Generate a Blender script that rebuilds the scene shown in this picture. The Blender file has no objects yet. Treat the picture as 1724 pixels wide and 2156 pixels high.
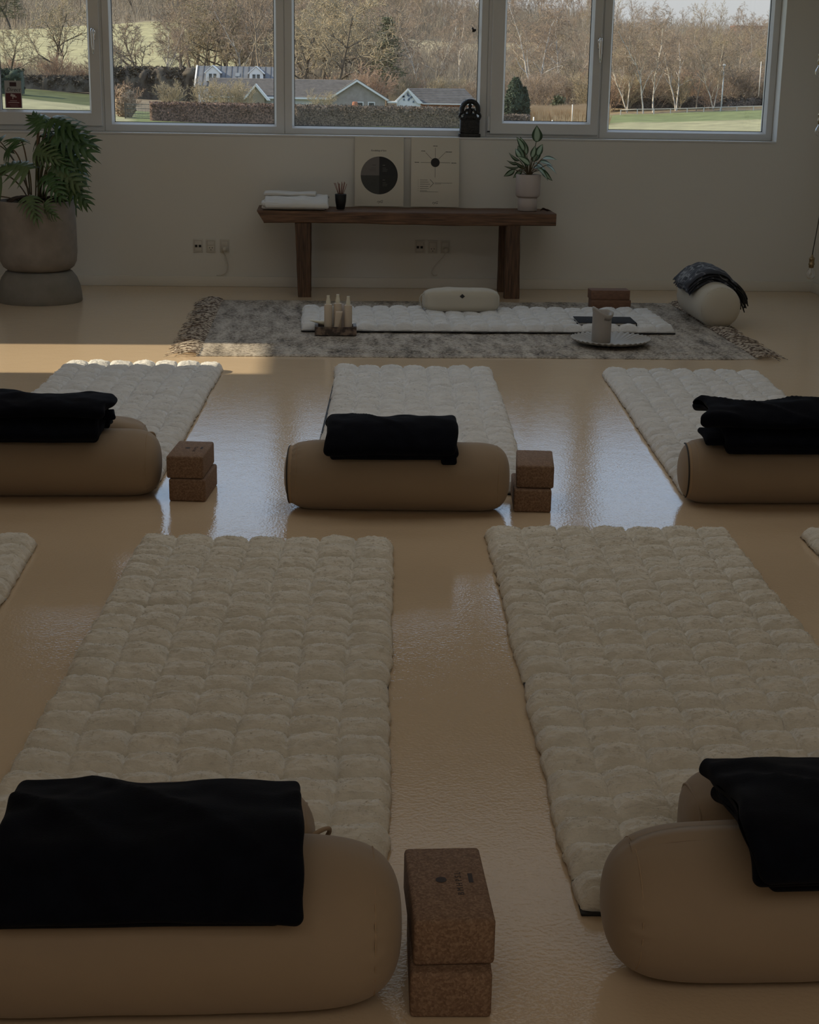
import bpy, bmesh, math, random
import numpy as np
from mathutils import Vector, Matrix, noise as mnoise
PI = math.pi
SC = bpy.context.scene
COL = SC.collection

# ------------------------------------------------------------------ camera
CAMH = 1.3218
def setup_camera():
    p, yaw, roll = 0.27248, 0.06113, -0.016613
    f = Vector((math.sin(yaw)*math.cos(p), math.cos(yaw)*math.cos(p), -math.sin(p)))
    r0 = Vector((math.cos(yaw), -math.sin(yaw), 0)); d0 = f.cross(r0)
    r = math.cos(roll)*r0 + math.sin(roll)*d0
    d = -math.sin(roll)*r0 + math.cos(roll)*d0
    M = Matrix((( r.x, -d.x, -f.x, 0), (r.y, -d.y, -f.y, 0), (r.z, -d.z, -f.z, CAMH), (0, 0, 0, 1)))
    cam = bpy.data.cameras.new('camera'); o = bpy.data.objects.new('camera', cam)
    COL.objects.link(o); o.matrix_world = M
    cam.sensor_fit = 'HORIZONTAL'; cam.sensor_width = 36.0
    cam.lens = 36.0*3231.62/1724.0
    cam.clip_start = 0.05; cam.clip_end = 4000
    SC.camera = o
setup_camera()
SC.view_settings.view_transform = 'Standard'
SC.view_settings.look = 'None'
SC.view_settings.gamma = 1.0
SC.view_settings.use_curve_mapping = False
SC.view_settings.exposure = 0.0
SC.cycles.max_bounces = 10
SC.cycles.diffuse_bounces = 5
SC.cycles.glossy_bounces = 4
SC.cycles.transparent_max_bounces = 12
SC.cycles.sample_clamp_indirect = 6.0
SC.cycles.caustics_reflective = False
SC.cycles.caustics_refractive = False
SC.cycles.use_denoising = True

# ------------------------------------------------------------------ sky and sun
def setup_world():
    w = bpy.data.worlds.new('sky'); SC.world = w; w.use_nodes = True
    nt = w.node_tree; nt.nodes.clear()
    out = nt.nodes.new('ShaderNodeOutputWorld'); bg = nt.nodes.new('ShaderNodeBackground')
    tc = nt.nodes.new('ShaderNodeTexCoord'); sep = nt.nodes.new('ShaderNodeSeparateXYZ')
    def ramp(stops):
        cr = nt.nodes.new('ShaderNodeValToRGB'); e = cr.color_ramp.elements
        e[0].position, e[0].color = stops[0][0], (*stops[0][1], 1); e[1].position, e[1].color = stops[-1][0], (*stops[-1][1], 1)
        for p, c in stops[1:-1]: k = e.new(p); k.color = (*c, 1)
        nt.links.new(sep.outputs['Z'], cr.inputs[0]); return cr
    nt.links.new(tc.outputs['Generated'], sep.inputs[0])
    base = ramp([(0, (.62, .62, .61)), (.065, (.66, .67, .68)), (.17, (.46, .76, 1.2)), (.45, (.85, 1.02, 1.28)), (1, (.55, .72, 1.0))])
    # the hazy band of sky the windows look at is brighter than the rest
    band = ramp([(0, (0, 0, 0)), (.075, (.04, .04, .04)), (.17, (.26, .50, .90)), (.30, (.80, .92, 1.0)), (.48, (.7, .8, .9)), (.62, (0, 0, 0))])
    mr = nt.nodes.new('ShaderNodeMapRange'); mr.interpolation_type = 'SMOOTHSTEP'; mr.inputs[1].default_value = .1; mr.inputs[2].default_value = .75
    nt.links.new(sep.outputs['Y'], mr.inputs[0])
    k = nt.nodes.new('ShaderNodeMath'); k.operation = 'MULTIPLY'; k.inputs[1].default_value = .55; nt.links.new(mr.outputs[0], k.inputs[0])
    ml = nt.nodes.new('ShaderNodeVectorMath'); ml.operation = 'SCALE'; nt.links.new(band.outputs[0], ml.inputs[0]); nt.links.new(k.outputs[0], ml.inputs['Scale'])
    ad = nt.nodes.new('ShaderNodeVectorMath'); ad.operation = 'ADD'; nt.links.new(base.outputs[0], ad.inputs[0]); nt.links.new(ml.outputs[0], ad.inputs[1])
    nt.links.new(ad.outputs[0], bg.inputs[0]); bg.inputs[1].default_value = 1.0
    nt.links.new(bg.outputs[0], out.inputs[0])
setup_world()
SUN_EL = math.radians(32.1)
def setup_lights():
    L = bpy.data.lights.new('sun', 'SUN'); L.energy = 6.4; L.color = (1, .83, .58); L.angle = math.radians(1.0)
    o = bpy.data.objects.new('sun', L); COL.objects.link(o)
    d = Vector((math.cos(SUN_EL), 0, -math.sin(SUN_EL)))
    o.rotation_euler = d.to_track_quat('-Z', 'Y').to_euler()
    # three added area lights under the closed ceiling, brightening floor and mats
    for cy, sy, en, colr in CEILING_FILLS:
        A = bpy.data.lights.new('added_ceiling_fill', 'AREA'); A.shape = 'RECTANGLE'
        A.size = 3.6; A.size_y = sy; A.energy = en; A.color = colr
        o = bpy.data.objects.new('added_ceiling_fill', A); COL.objects.link(o)
        o.location = (.4, cy, 2.735)
CEILING_FILLS = ((-1.1, 1.8, 26, (1, .90, .77)), (5.0, 1.2, 11, (1, .96, .88)), (7.2, 1.8, 10, (.86, .94, 1.0)))
setup_lights()

# ------------------------------------------------------------------ helpers
def tag(o, label=None, cat=None, group=None, kind=None):
    if label: o['label'] = label
    if cat: o['category'] = cat
    if group: o['group'] = group
    if kind: o['kind'] = kind
    return o
def empty(name, loc=(0, 0, 0), rz=0, label=None, cat=None, group=None):
    o = bpy.data.objects.new(name, None); COL.objects.link(o)
    o.location = loc; o.rotation_euler = (0, 0, rz); o.empty_display_size = .1
    return tag(o, label, cat, group)
def link_mesh(name, me, m=None, parent=None, smooth=False):
    o = bpy.data.objects.new(name, me); COL.objects.link(o)
    if m is not None:
        for mm in (m if isinstance(m, (list, tuple)) else [m]): me.materials.append(mm)
    if smooth:
        me.polygons.foreach_set('use_smooth', [True]*len(me.polygons)); me.update()
    if parent: o.parent = parent
    return o
def from_bm(name, bm, m=None, parent=None, smooth=False, autosmooth=None):
    me = bpy.data.meshes.new(name); bmesh.ops.recalc_face_normals(bm, faces=bm.faces); bm.to_mesh(me); bm.free()
    o = link_mesh(name, me, m, parent, smooth or autosmooth is not None)
    if autosmooth is not None: me.set_sharp_from_angle(angle=math.radians(autosmooth))
    return o
def from_np(name, V, F, m=None, parent=None, smooth=True, mi=None):
    V = np.asarray(V, dtype=np.float32); me = bpy.data.meshes.new(name)
    if isinstance(F, np.ndarray):
        k = F.shape[1]; me.vertices.add(len(V)); me.vertices.foreach_set('co', V.ravel())
        me.loops.add(F.size); me.loops.foreach_set('vertex_index', F.ravel().astype(np.int32))
        me.polygons.add(len(F)); me.polygons.foreach_set('loop_start', np.arange(0, F.size, k, dtype=np.int32))
        me.polygons.foreach_set('loop_total', np.full(len(F), k, dtype=np.int32))
        if mi is not None: me.polygons.foreach_set('material_index', np.asarray(mi, dtype=np.int32))
        me.update(calc_edges=True); me.validate()
    else:
        me.from_pydata([tuple(map(float, v)) for v in V], [], [tuple(f) for f in F]); me.update()
    return link_mesh(name, me, m, parent, smooth)
def box_bm(x0, x1, y0, y1, z0, z1, bev=0, seg=2, bm=None):
    new = bm is None
    if new: bm = bmesh.new()
    r = bmesh.ops.create_cube(bm, size=1)
    for v in r['verts']:
        v.co = Vector((x0+(v.co.x+.5)*(x1-x0), y0+(v.co.y+.5)*(y1-y0), z0+(v.co.z+.5)*(z1-z0)))
    if bev:
        es = list({e for v in r['verts'] for e in v.link_edges})
        bmesh.ops.bevel(bm, geom=es, offset=bev, segments=seg, profile=.5, affect='EDGES')
    return bm
def box(name, x0, x1, y0, y1, z0, z1, m, parent=None, bev=0, seg=2):
    return from_bm(name, box_bm(x0, x1, y0, y1, z0, z1, bev, seg), m, parent, autosmooth=35 if bev else None)
def lathe(name, prof, m, parent=None, n=48, loc=(0, 0, 0), fn=None):
    V = []; F = []
    for (r, z) in prof:
        for k in range(n):
            a = 2*PI*k/n; rr = r
            x, y, zz = rr*math.cos(a), rr*math.sin(a), z
            if fn: x, y, zz = fn(x, y, zz, a, r)
            V.append((x+loc[0], y+loc[1], zz+loc[2]))
    for i in range(len(prof)-1):
        for k in range(n):
            F.append((i*n+k, i*n+(k+1) % n, (i+1)*n+(k+1) % n, (i+1)*n+k))
    if prof[0][0] > 1e-5: F.append(tuple(range(n))[::-1])
    if prof[-1][0] > 1e-5: F.append(tuple((len(prof)-1)*n+k for k in range(n)))
    me = bpy.data.meshes.new(name); me.from_pydata(V, [], F); me.update()
    o = link_mesh(name, me, m, parent, True); me.set_sharp_from_angle(angle=math.radians(50))
    return o
def tube_data(pts, rad, n=8, V=None, F=None, cap=True):
    V = [] if V is None else V; F = [] if F is None else F
    pts = [Vector(p) for p in pts]; base = len(V)
    rads = rad if isinstance(rad, (list, tuple)) else [rad]*len(pts)
    up = Vector((0, 0, 1)); prev = None
    for i, p in enumerate(pts):
        t = (pts[min(i+1, len(pts)-1)]-pts[max(i-1, 0)]).normalized()
        if prev is None:
            a = t.cross(up)
            if a.length < 1e-3: a = t.cross(Vector((1, 0, 0)))
        else: a = prev - t*prev.dot(t)
        a.normalize(); prev = a; b = t.cross(a)
        for k in range(n):
            an = 2*PI*k/n; V.append(tuple(p+(a*math.cos(an)+b*math.sin(an))*rads[i]))
    for i in range(len(pts)-1):
        for k in range(n):
            F.append((base+i*n+k, base+i*n+(k+1) % n, base+(i+1)*n+(k+1) % n, base+(i+1)*n+k))
    if cap:
        F.append(tuple(base+k for k in range(n))[::-1]); F.append(tuple(base+(len(pts)-1)*n+k for k in range(n)))
    return V, F
def tube(name, pts, rad, m, parent=None, n=8):
    V, F = tube_data(pts, rad, n); me = bpy.data.meshes.new(name); me.from_pydata(V, [], F); me.update()
    return link_mesh(name, me, m, parent, True)
def bez(P, n=10):
    P = [Vector(p) for p in P]; out = []
    for i in range(n+1):
        t = i/n; q = P[:]
        while len(q) > 1: q = [q[j].lerp(q[j+1], t) for j in range(len(q)-1)]
        out.append(q[0])
    return out
# vectorised value noise
_perm = np.random.RandomState(7).rand(64, 64, 64).astype(np.float32)
def vnoise(x, y, z=0.0, seed=0):
    x = np.asarray(x, float)+seed*17.3; y = np.asarray(y, float)+seed*9.1; z = np.asarray(z, float)+seed*3.7+x*0
    xi, yi, zi = np.floor(x).astype(int), np.floor(y).astype(int), np.floor(z).astype(int)
    fx, fy, fz = x-xi, y-yi, z-zi
    fx, fy, fz = [t*t*(3-2*t) for t in (fx, fy, fz)]
    g = lambda a, b, c: _perm[(xi+a) & 63, (yi+b) & 63, (zi+c) & 63]
    l = lambda a, b, t: a+(b-a)*t
    v = l(l(l(g(0,0,0), g(1,0,0), fx), l(g(0,1,0), g(1,1,0), fx), fy),
          l(l(g(0,0,1), g(1,0,1), fx), l(g(0,1,1), g(1,1,1), fx), fy), fz)
    return v*2-1
def fbm(x, y, z=0.0, seed=0, oct=3):
    s = 0; a = 1.0; f = 1.0
    for k in range(oct):
        s = s+a*vnoise(np.asarray(x)*f, np.asarray(y)*f, np.asarray(z)*f, seed+k*5); a *= .5; f *= 2.03
    return s
def grid_faces(nu, nv, off=0, wrap_u=False):
    i = np.arange(nu-1 if not wrap_u else nu); j = np.arange(nv-1)
    I, J = np.meshgrid(i, j, indexing='ij'); I = I.ravel(); J = J.ravel(); I2 = (I+1) % nu
    return np.stack([I*nv+J, I2*nv+J, I2*nv+J+1, I*nv+J+1], 1)+off

# ------------------------------------------------------------------ materials
def nodes_of(m):
    m.use_nodes = True; nt = m.node_tree
    return nt, nt.nodes['Principled BSDF']
def mat(name, col, rough=.6, metal=0, col2=None, scale=10, detail=4, bump=0, bscale=None, bdist=.002, spec=None,
        coat=0, stretch=None, sheen=0, lo=.35, hi=.65, trans=0, subs=0):
    m = bpy.data.materials.new(name); nt, b = nodes_of(m)
    b.inputs['Base Color'].default_value = (*col, 1); b.inputs['Roughness'].default_value = rough
    b.inputs['Metallic'].default_value = metal
    if spec is not None: b.inputs['Specular IOR Level'].default_value = spec
    if coat: b.inputs['Coat Weight'].default_value = coat; b.inputs['Coat Roughness'].default_value = .05
    if sheen: b.inputs['Sheen Weight'].default_value = sheen; b.inputs['Sheen Roughness'].default_value = .5
    if trans: b.inputs['Transmission Weight'].default_value = trans
    if subs:
        b.inputs['Subsurface Weight'].default_value = subs; b.inputs['Subsurface Radius'].default_value = (.02, .01, .006)
    tc = nt.nodes.new('ShaderNodeTexCoord'); vec = tc.outputs['Object']
    if stretch:
        mp = nt.nodes.new('ShaderNodeMapping'); mp.inputs['Scale'].default_value = stretch
        nt.links.new(vec, mp.inputs[0]); vec = mp.outputs[0]
    if col2:
        n = nt.nodes.new('ShaderNodeTexNoise'); n.inputs['Scale'].default_value = scale; n.inputs['Detail'].default_value = detail
        r = nt.nodes.new('ShaderNodeValToRGB'); r.color_ramp.elements[0].position = lo; r.color_ramp.elements[1].position = hi
        r.color_ramp.elements[0].color = (*col, 1); r.color_ramp.elements[1].color = (*col2, 1)
        nt.links.new(vec, n.inputs[0]); nt.links.new(n.outputs[0], r.inputs[0]); nt.links.new(r.outputs[0], b.inputs['Base Color'])
    if bump:
        n = nt.nodes.new('ShaderNodeTexNoise'); n.inputs['Scale'].default_value = bscale or scale; n.inputs['Detail'].default_value = 3
        bp = nt.nodes.new('ShaderNodeBump'); bp.inputs['Strength'].default_value = bump; bp.inputs['Distance'].default_value = bdist
        nt.links.new(vec, n.inputs[0]); nt.links.new(n.outputs[0], bp.inputs['Height']); nt.links.new(bp.outputs[0], b.inputs['Normal'])
    return m
M = {}
M['wall'] = mat('wall_paint', (.70, .685, .635), .75, bump=.15, bscale=140, bdist=.0006)
M['ceil'] = mat('ceiling_paint', (.72, .70, .66), .8)
M['white'] = mat('window_white', (.66, .66, .65), .35)
M['base'] = mat('baseboard_white', (.70, .67, .60), .5)
M['rubber'] = mat('black_gasket', (.015, .015, .016), .5)
M['chrome'] = mat('brushed_chrome', (.75, .75, .74), .22, metal=1)
def floor_mat():
    m = bpy.data.materials.new('poured_floor'); nt, b = nodes_of(m)
    tc = nt.nodes.new('ShaderNodeTexCoord')
    n = nt.nodes.new('ShaderNodeTexNoise'); n.inputs['Scale'].default_value = 1.3; n.inputs['Detail'].default_value = 5
    r = nt.nodes.new('ShaderNodeValToRGB'); r.color_ramp.elements[0].color = (.60, .465, .325, 1); r.color_ramp.elements[1].color = (.67, .525, .37, 1)
    nt.links.new(tc.outputs['Object'], n.inputs[0]); nt.links.new(n.outputs[0], r.inputs[0]); nt.links.new(r.outputs[0], b.inputs['Base Color'])
    b.inputs['Roughness'].default_value = .07; b.inputs['IOR'].default_value = 1.38
    n1 = nt.nodes.new('ShaderNodeTexNoise'); n1.inputs['Scale'].default_value = 120; n1.inputs['Detail'].default_value = 2
    n2 = nt.nodes.new('ShaderNodeTexNoise'); n2.inputs['Scale'].default_value = 14; n2.inputs['Detail'].default_value = 2
    bp = nt.nodes.new('ShaderNodeBump'); bp.inputs['Strength'].default_value = 1; bp.inputs['Distance'].default_value = .0005
    bp2 = nt.nodes.new('ShaderNodeBump'); bp2.inputs['Strength'].default_value = 1; bp2.inputs['Distance'].default_value = .0005
    nt.links.new(tc.outputs['Object'], n1.inputs[0]); nt.links.new(tc.outputs['Object'], n2.inputs[0])
    nt.links.new(n1.outputs[0], bp.inputs['Height']); nt.links.new(n2.outputs[0], bp2.inputs['Height'])
    nt.links.new(bp2.outputs[0], bp.inputs['Normal']); nt.links.new(bp.outputs[0], b.inputs['Normal'])
    return m
M['floor'] = floor_mat()
def glass_mat():
    m = bpy.data.materials.new('window_glass'); m.use_nodes = True; nt = m.node_tree; nt.nodes.clear()
    out = nt.nodes.new('ShaderNodeOutputMaterial'); t = nt.nodes.new('ShaderNodeBsdfTransparent'); g = nt.nodes.new('ShaderNodeBsdfGlossy')
    g.inputs['Roughness'].default_value = .02; t.inputs[0].default_value = (.96, .97, .97, 1)
    mx = nt.nodes.new('ShaderNodeMixShader'); mx.inputs[0].default_value = .05
    nt.links.new(t.outputs[0], mx.inputs[1]); nt.links.new(g.outputs[0], mx.inputs[2]); nt.links.new(mx.outputs[0], out.inputs[0])
    return m
M['glass'] = glass_mat()
M['bulbglass'] = mat('clear_bulb_glass', (1, 1, 1), .02, trans=1.0)
M['brass'] = mat('aged_brass', (.30, .22, .12), .35, metal=1)
M['cord'] = mat('dark_cord', (.05, .045, .035), .6)
M['fleece'] = mat('cream_fleece', (.70, .67, .60), .95, col2=(.81, .78, .71), scale=24, bump=.8, bscale=150, bdist=.0045, stretch=(.55, 1.3, 1), sheen=.3)
M['fleece_far'] = mat('white_fleece', (.67, .675, .68), .95, col2=(.76, .765, .77), scale=18, bump=.8, bscale=140, bdist=.004, stretch=(.55, 1.3, 1), sheen=.3)
M['backing'] = mat('black_backing', (.012, .012, .014), .7)
M['bolster'] = mat('beige_cotton', (.285, .213, .148), .85, col2=(.32, .24, .163), scale=2.5, bump=.25, bscale=600, bdist=.0004, sheen=.15)
M['natural'] = mat('natural_cotton', (.50, .455, .37), .85, bump=.3, bscale=500, bdist=.0005, sheen=.15)
M['strap'] = mat('tan_strap', (.36, .26, .17), .8, bump=.3, bscale=400)
M['navy'] = mat('navy_wool', (.0020, .0026, .0058), .95, col2=(.0034, .0044, .009), scale=30, bump=.5, bscale=350, bdist=.0015, sheen=.02, spec=.08)
M['zip'] = mat('dark_zip', (.02, .017, .014), .6)
def cork_mat(name, c1, c2, c3):
    m = bpy.data.materials.new(name); nt, b = nodes_of(m); b.inputs['Roughness'].default_value = .85
    tc = nt.nodes.new('ShaderNodeTexCoord'); v = nt.nodes.new('ShaderNodeTexVoronoi'); v.inputs['Scale'].default_value = 330
    n = nt.nodes.new('ShaderNodeTexNoise'); n.inputs['Scale'].default_value = 150; n.inputs['Detail'].default_value = 4
    r = nt.nodes.new('ShaderNodeValToRGB'); e = r.color_ramp.elements
    e[0].color = (*c1, 1); e[1].color = (*c3, 1); e[1].position = .9; k = e.new(.5); k.color = (*c2, 1)
    mx = nt.nodes.new('ShaderNodeMix'); mx.data_type = 'FLOAT'; mx.inputs[0].default_value = .5
    sp = nt.nodes.new('ShaderNodeSeparateColor')
    nt.links.new(tc.outputs['Object'], v.inputs[0]); nt.links.new(tc.outputs['Object'], n.inputs[0])
    nt.links.new(v.outputs['Color'], sp.inputs[0]); nt.links.new(sp.outputs[0], mx.inputs[2]); nt.links.new(n.outputs[0], mx.inputs[3])
    nt.links.new(mx.outputs[0], r.inputs[0]); nt.links.new(r.outputs[0], b.inputs['Base Color'])
    bp = nt.nodes.new('ShaderNodeBump'); bp.inputs['Strength'].default_value = .4; bp.inputs['Distance'].default_value = .0008
    nt.links.new(v.outputs['Distance'], bp.inputs['Height']); nt.links.new(bp.outputs[0], b.inputs['Normal'])
    return m
M['cork'] = cork_mat('cork', (.11, .06, .036), (.205, .125, .08), (.33, .225, .155))
M['brickwood'] = mat('red_brown_wood', (.15, .075, .045), .6, col2=(.22, .115, .07), scale=30, stretch=(1, 6, 6))
M['print'] = mat('dark_print', (.035, .025, .025), .8)
def wood_mat(name, c1, c2, sx=(1, 14, 14), rough=.7):
    m = mat(name, c1, rough, col2=c2, scale=6, detail=8, stretch=sx, bump=.7, bscale=9, bdist=.006, lo=.3, hi=.7)
    return m
M['bench'] = wood_mat('old_bench_wood', (.055, .026, .012), (.20, .105, .055))
M['benchleg'] = wood_mat('cracked_leg_wood', (.03, .014, .007), (.15, .08, .042), sx=(22, 22, 1.2))
M['linen'] = mat('white_linen', (.62, .60, .56), .85, bump=.3, bscale=300, bdist=.0006)
M['blackcer'] = mat('black_ceramic', (.006, .006, .007), .45)
M['incense'] = mat('rust_incense', (.20, .085, .06), .8)
M['poster'] = mat('cream_board', (.66, .62, .53), .7)
M['ink'] = mat('black_ink', (.008, .008, .008), .6)
M['ink_g1'] = mat('grey_ink_light', (.17, .155, .145), .7)
M['ink_g2'] = mat('grey_ink_dark', (.055, .055, .05), .7)
M['ink_g3'] = mat('grey_ink_darkest', (.02, .02, .018), .7)
M['inkpale'] = mat('pale_print', (.30, .29, .26), .7)
M['stone'] = mat('grey_clay', (.20, .17, .14), .85, col2=(.245, .21, .175), scale=12, bump=.3, bscale=60, bdist=.001)
M['stone2'] = mat('grey_clay_base', (.17, .155, .125), .85, col2=(.20, .18, .15), scale=12, bump=.3, bscale=60, bdist=.001)
M['palecer'] = mat('pale_ceramic', (.50, .44, .41), .7)
M['soil'] = mat('soil', (.03, .02, .012), .95, col2=(.06, .035, .02), scale=60, bump=.8, bdist=.01)
M['leaf'] = mat('philodendron_leaf', (.030, .075, .018), .45, col2=(.05, .11, .03), scale=8)
M['leafpale'] = mat('philodendron_leaf_pale', (.075, .115, .045), .5, col2=(.09, .14, .05), scale=8)
M['petiole'] = mat('petiole', (.07, .085, .03), .5, col2=(.12, .07, .035), scale=9)
def leaf2_mat():
    m = bpy.data.materials.new('variegated_leaf'); nt, b = nodes_of(m); b.inputs['Roughness'].default_value = .45
    uv = nt.nodes.new('ShaderNodeAttribute'); uv.attribute_name = 'rimfade'
    n = nt.nodes.new('ShaderNodeTexNoise'); n.inputs['Scale'].default_value = 60
    ad = nt.nodes.new('ShaderNodeMath'); ad.operation = 'MULTIPLY_ADD'; ad.inputs[1].default_value = .35
    nt.links.new(n.outputs[0], ad.inputs[0]); nt.links.new(uv.outputs['Fac'], ad.inputs[2])
    r = nt.nodes.new('ShaderNodeValToRGB'); e = r.color_ramp.elements
    e[0].position = .52; e[0].color = (.36, .48, .36, 1); e[1].position = .74; e[1].color = (.025, .06, .02, 1)
    nt.links.new(ad.outputs[0], r.inputs[0]); nt.links.new(r.outputs[0], b.inputs['Base Color'])
    return m
M['leaf2'] = leaf2_mat()
M['socket'] = mat('socket_plastic', (.60, .57, .51), .4)
M['wax'] = mat('grey_wax', (.36, .33, .30), .5, subs=.3)
M['plate'] = mat('glazed_plate', (.36, .34, .31), .5)
M['bottle'] = mat('cream_bottle', (.56, .47, .37), .35)
M['cap'] = mat('cream_cap', (.66, .62, .50), .4)
M['marble'] = mat('brown_marble', (.05, .035, .03), .35, col2=(.22, .16, .12), scale=30, lo=.45, hi=.6)
M['marble_in'] = mat('grey_stone_inside', (.16, .16, .17), .4)
M['bookcover'] = mat('black_cover', (.010, .010, .012), .8, spec=.25)
M['paper'] = mat('page_edges', (.60, .58, .54), .8)

# ------------------------------------------------------------------ room shell
XL, XR, YB, YF, ZC = -3.6, 3.343, -2.6, 10.286, 2.75
def wall_with_holes(name, axis, pos, thick, a0, a1, z0, z1, holes, m):
    """axis 'y': wall in plane y=pos spanning x a0..a1; axis 'x': plane x=pos spanning y. holes: (a,b,z,Z)."""
    bm = bmesh.new(); cuts = sorted({a0, a1, *[h[0] for h in holes], *[h[1] for h in holes]})
    for i in range(len(cuts)-1):
        a, b = cuts[i], cuts[i+1]; mid = (a+b)/2; zs = [z0, z1]
        hs = [h for h in holes if h[0] < mid < h[1]]
        spans = [(z0, z1)]
        if hs: spans = [(z0, hs[0][2]), (hs[0][3], z1)]
        for (p, q) in spans:
            if q-p < 1e-4: continue
            if axis == 'y': box_bm(a, b, min(pos, pos+thick), max(pos, pos+thick), p, q, bm=bm)
            else: box_bm(min(pos, pos+thick), max(pos, pos+thick), a, b, p, q, bm=bm)
    bmesh.ops.remove_doubles(bm, verts=bm.verts, dist=1e-4)
    o = from_bm(name, bm, m); return o
def struct(o, label): tag(o, label, None, None, 'structure'); return o
struct(box('floor', XL-.3, XR+.3, YB-.3, YF+.3, -.2, 0, M['floor']), 'glossy beige poured floor of the studio')
struct(box('ceiling', XL-.3, XR+.3, YB-.3, YF+.3, ZC, ZC+.2, M['ceil']), 'white ceiling above the picture')
WZ0, WZ1 = .985, 2.22
struct(wall_with_holes('wall_back', 'y', YF, .3, XL-.3, XR+.3, 0, ZC, [(-2.25, 3.02, WZ0, WZ1)], M['wall']), 'cream wall under the window band')
struct(wall_with_holes('wall_left', 'x', XL, -.25, YB, YF, 0, ZC, [(7.02, 8.02, 0, 2.27)], M['wall']), 'cream wall on the left with a glazed door')
struct(box('wall_right', XR, XR+.25, YB, YF, 0, ZC, M['wall']), 'cream wall at the right edge behind the hanging bulbs')
struct(wall_with_holes('wall_front', 'y', YB, -.25, XL-.3, XR+.3, 0, ZC, [], M['wall']), 'cream wall behind the photographer')
bb = box_bm(XL, XR-.012, YF-.014, YF, 0, .068, .003)
struct(from_bm('baseboard_back', bb, M['base'], autosmooth=35), 'low cream baseboard along the window wall')
struct(box('baseboard_right', XR-.014, XR, YB, YF, 0, .068, M['base'], bev=.003), 'low cream baseboard along the right wall')
struct(box('trim_1', -2.25, 3.02, YF-.006, YF+.125, WZ0-.012, WZ0+.001, M['white'], bev=.003), 'thin white window board under the window band')

YW = 10.40     # inner face of the fixed window frames
def rect_frame(x0, x1, z0, z1, ix0, ix1, iz0, iz1, y0, y1, bev=.004):
    """picture-frame ring with a small chamfered inner lip"""
    bm = bmesh.new()
    def ring(a, b, c, d, y): return [bm.verts.new((a, y, c)), bm.verts.new((b, y, c)), bm.verts.new((b, y, d)), bm.verts.new((a, y, d))]
    R = [ring(x0, x1, z0, z1, y1), ring(x0, x1, z0, z1, y0+bev), ring(x0+bev, x1-bev, z0+bev, z1-bev, y0),
         ring(ix0-.014, ix1+.014, iz0-.014, iz1+.014, y0), ring(ix0, ix1, iz0, iz1, y0+.03), ring(ix0, ix1, iz0, iz1, y1)]
    R.append(R[0])
    for i in range(len(R)-1):
        for k in range(4):
            bm.faces.new((R[i][k], R[i][(k+1) % 4], R[i+1][(k+1) % 4], R[i+1][k]))
    return bm
def window(n, x0, x1, ix0, ix1, iz0, label, sash=False, hx=None):
    w = empty('window_%d' % n, ((x0+x1)/2, YW, WZ0)); struct(w, label)
    def rel(o):
        o.parent = w; o.matrix_parent_inverse = Matrix.Translation(-w.location); return o
    zt = 2.12
    if not sash:
        rel(from_bm('window_frame', rect_frame(x0, x1, WZ0, WZ1, ix0, ix1, iz0, zt, YW, YW+.08), M['white']))
        yg = YW+.045
    else:
        rel(from_bm('window_frame', rect_frame(x0, x1, WZ0, WZ1, ix0-.05, ix1+.05, iz0-.05, zt+.02, YW, YW+.08), M['white']))
        s = rel(from_bm('sash', rect_frame(x0+.022 if n == 4 else x0+.1, x1-.012, WZ0+.022 if n == 4 else WZ0+.036, WZ1-.03, ix0, ix1, iz0, zt-.02, YW-.022, YW+.06), M['white']))
        yg = YW+.038
        if hx is not None:
            hz = 1.59
            h = rel(from_bm('window_handle', box_bm(hx-.014, hx+.014, YW-.032, YW-.021, hz-.035, hz+.03, .006), M['chrome'], autosmooth=35))
            g = tube('lever', bez([(hx, YW-.03, hz+.01), (hx, YW-.085, hz+.03), (hx-.004, YW-.08, hz+.06), (hx, YW-.075, hz-.02), (hx+.002, YW-.068, hz-.12)], 12), [.010]*3+[.0095]*8+[.007, .005], M['chrome'], n=10)
            g.parent = h
            g.matrix_parent_inverse = Matrix.Translation(-w.location)
            h.matrix_parent_inverse = Matrix.Translation(-w.location)
            g.matrix_parent_inverse = Matrix.Identity(4)
    rel(box('glass_pane', ix0-.01, ix1+.01, yg, yg+.004, iz0-.01, zt+.01, M['glass']))
    gz1 = zt-.02 if sash else zt
    bm = bmesh.new(); t = .004
    for (a, b, c, d) in ((ix0, ix1, iz0, iz0+t), (ix0, ix0+t, iz0, gz1), (ix1-t, ix1, iz0, gz1), (ix0, ix1, gz1-t, gz1)):
        box_bm(a, b, yg-.004, yg+.001, c, d, bm=bm)
    rel(from_bm('gasket', bm, M['rubber']))
    return w
window(1, -2.25, -1.392, -2.053, -1.485, 1.114, 'leftmost white casement window with a chrome handle and a sticker', True, -1.441)
window(2, -1.391, -.226, -1.332, -.292, 1.046, 'white framed fixed window left of centre, showing a roof with two dormers')
window(3, -.225, 1.099, -.162, 1.040, 1.038, 'white framed fixed window in the middle above the bench')
w4 = window(4, 1.10, 1.853, 1.217, 1.775, 1.090, 'narrow white casement window with chrome handle, above the bench plant', True, 1.826)
window(5, 1.854, 3.02, 1.9205, 2.962, 1.043, 'white framed fixed window at the right, showing the green lawn')
hg = box('hinge', 1.108, 1.122, YW-.03, YW-.002, 1.012, 1.12, M['white'], bev=.003); hg.parent = w4; hg.matrix_parent_inverse = Matrix.Translation(-w4.location)
hp = box('hinge_pin', 1.106, 1.124, YW-.034, YW-.002, 1.017, 1.027, M['rubber'], bev=.003); hp.parent = hg
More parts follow.
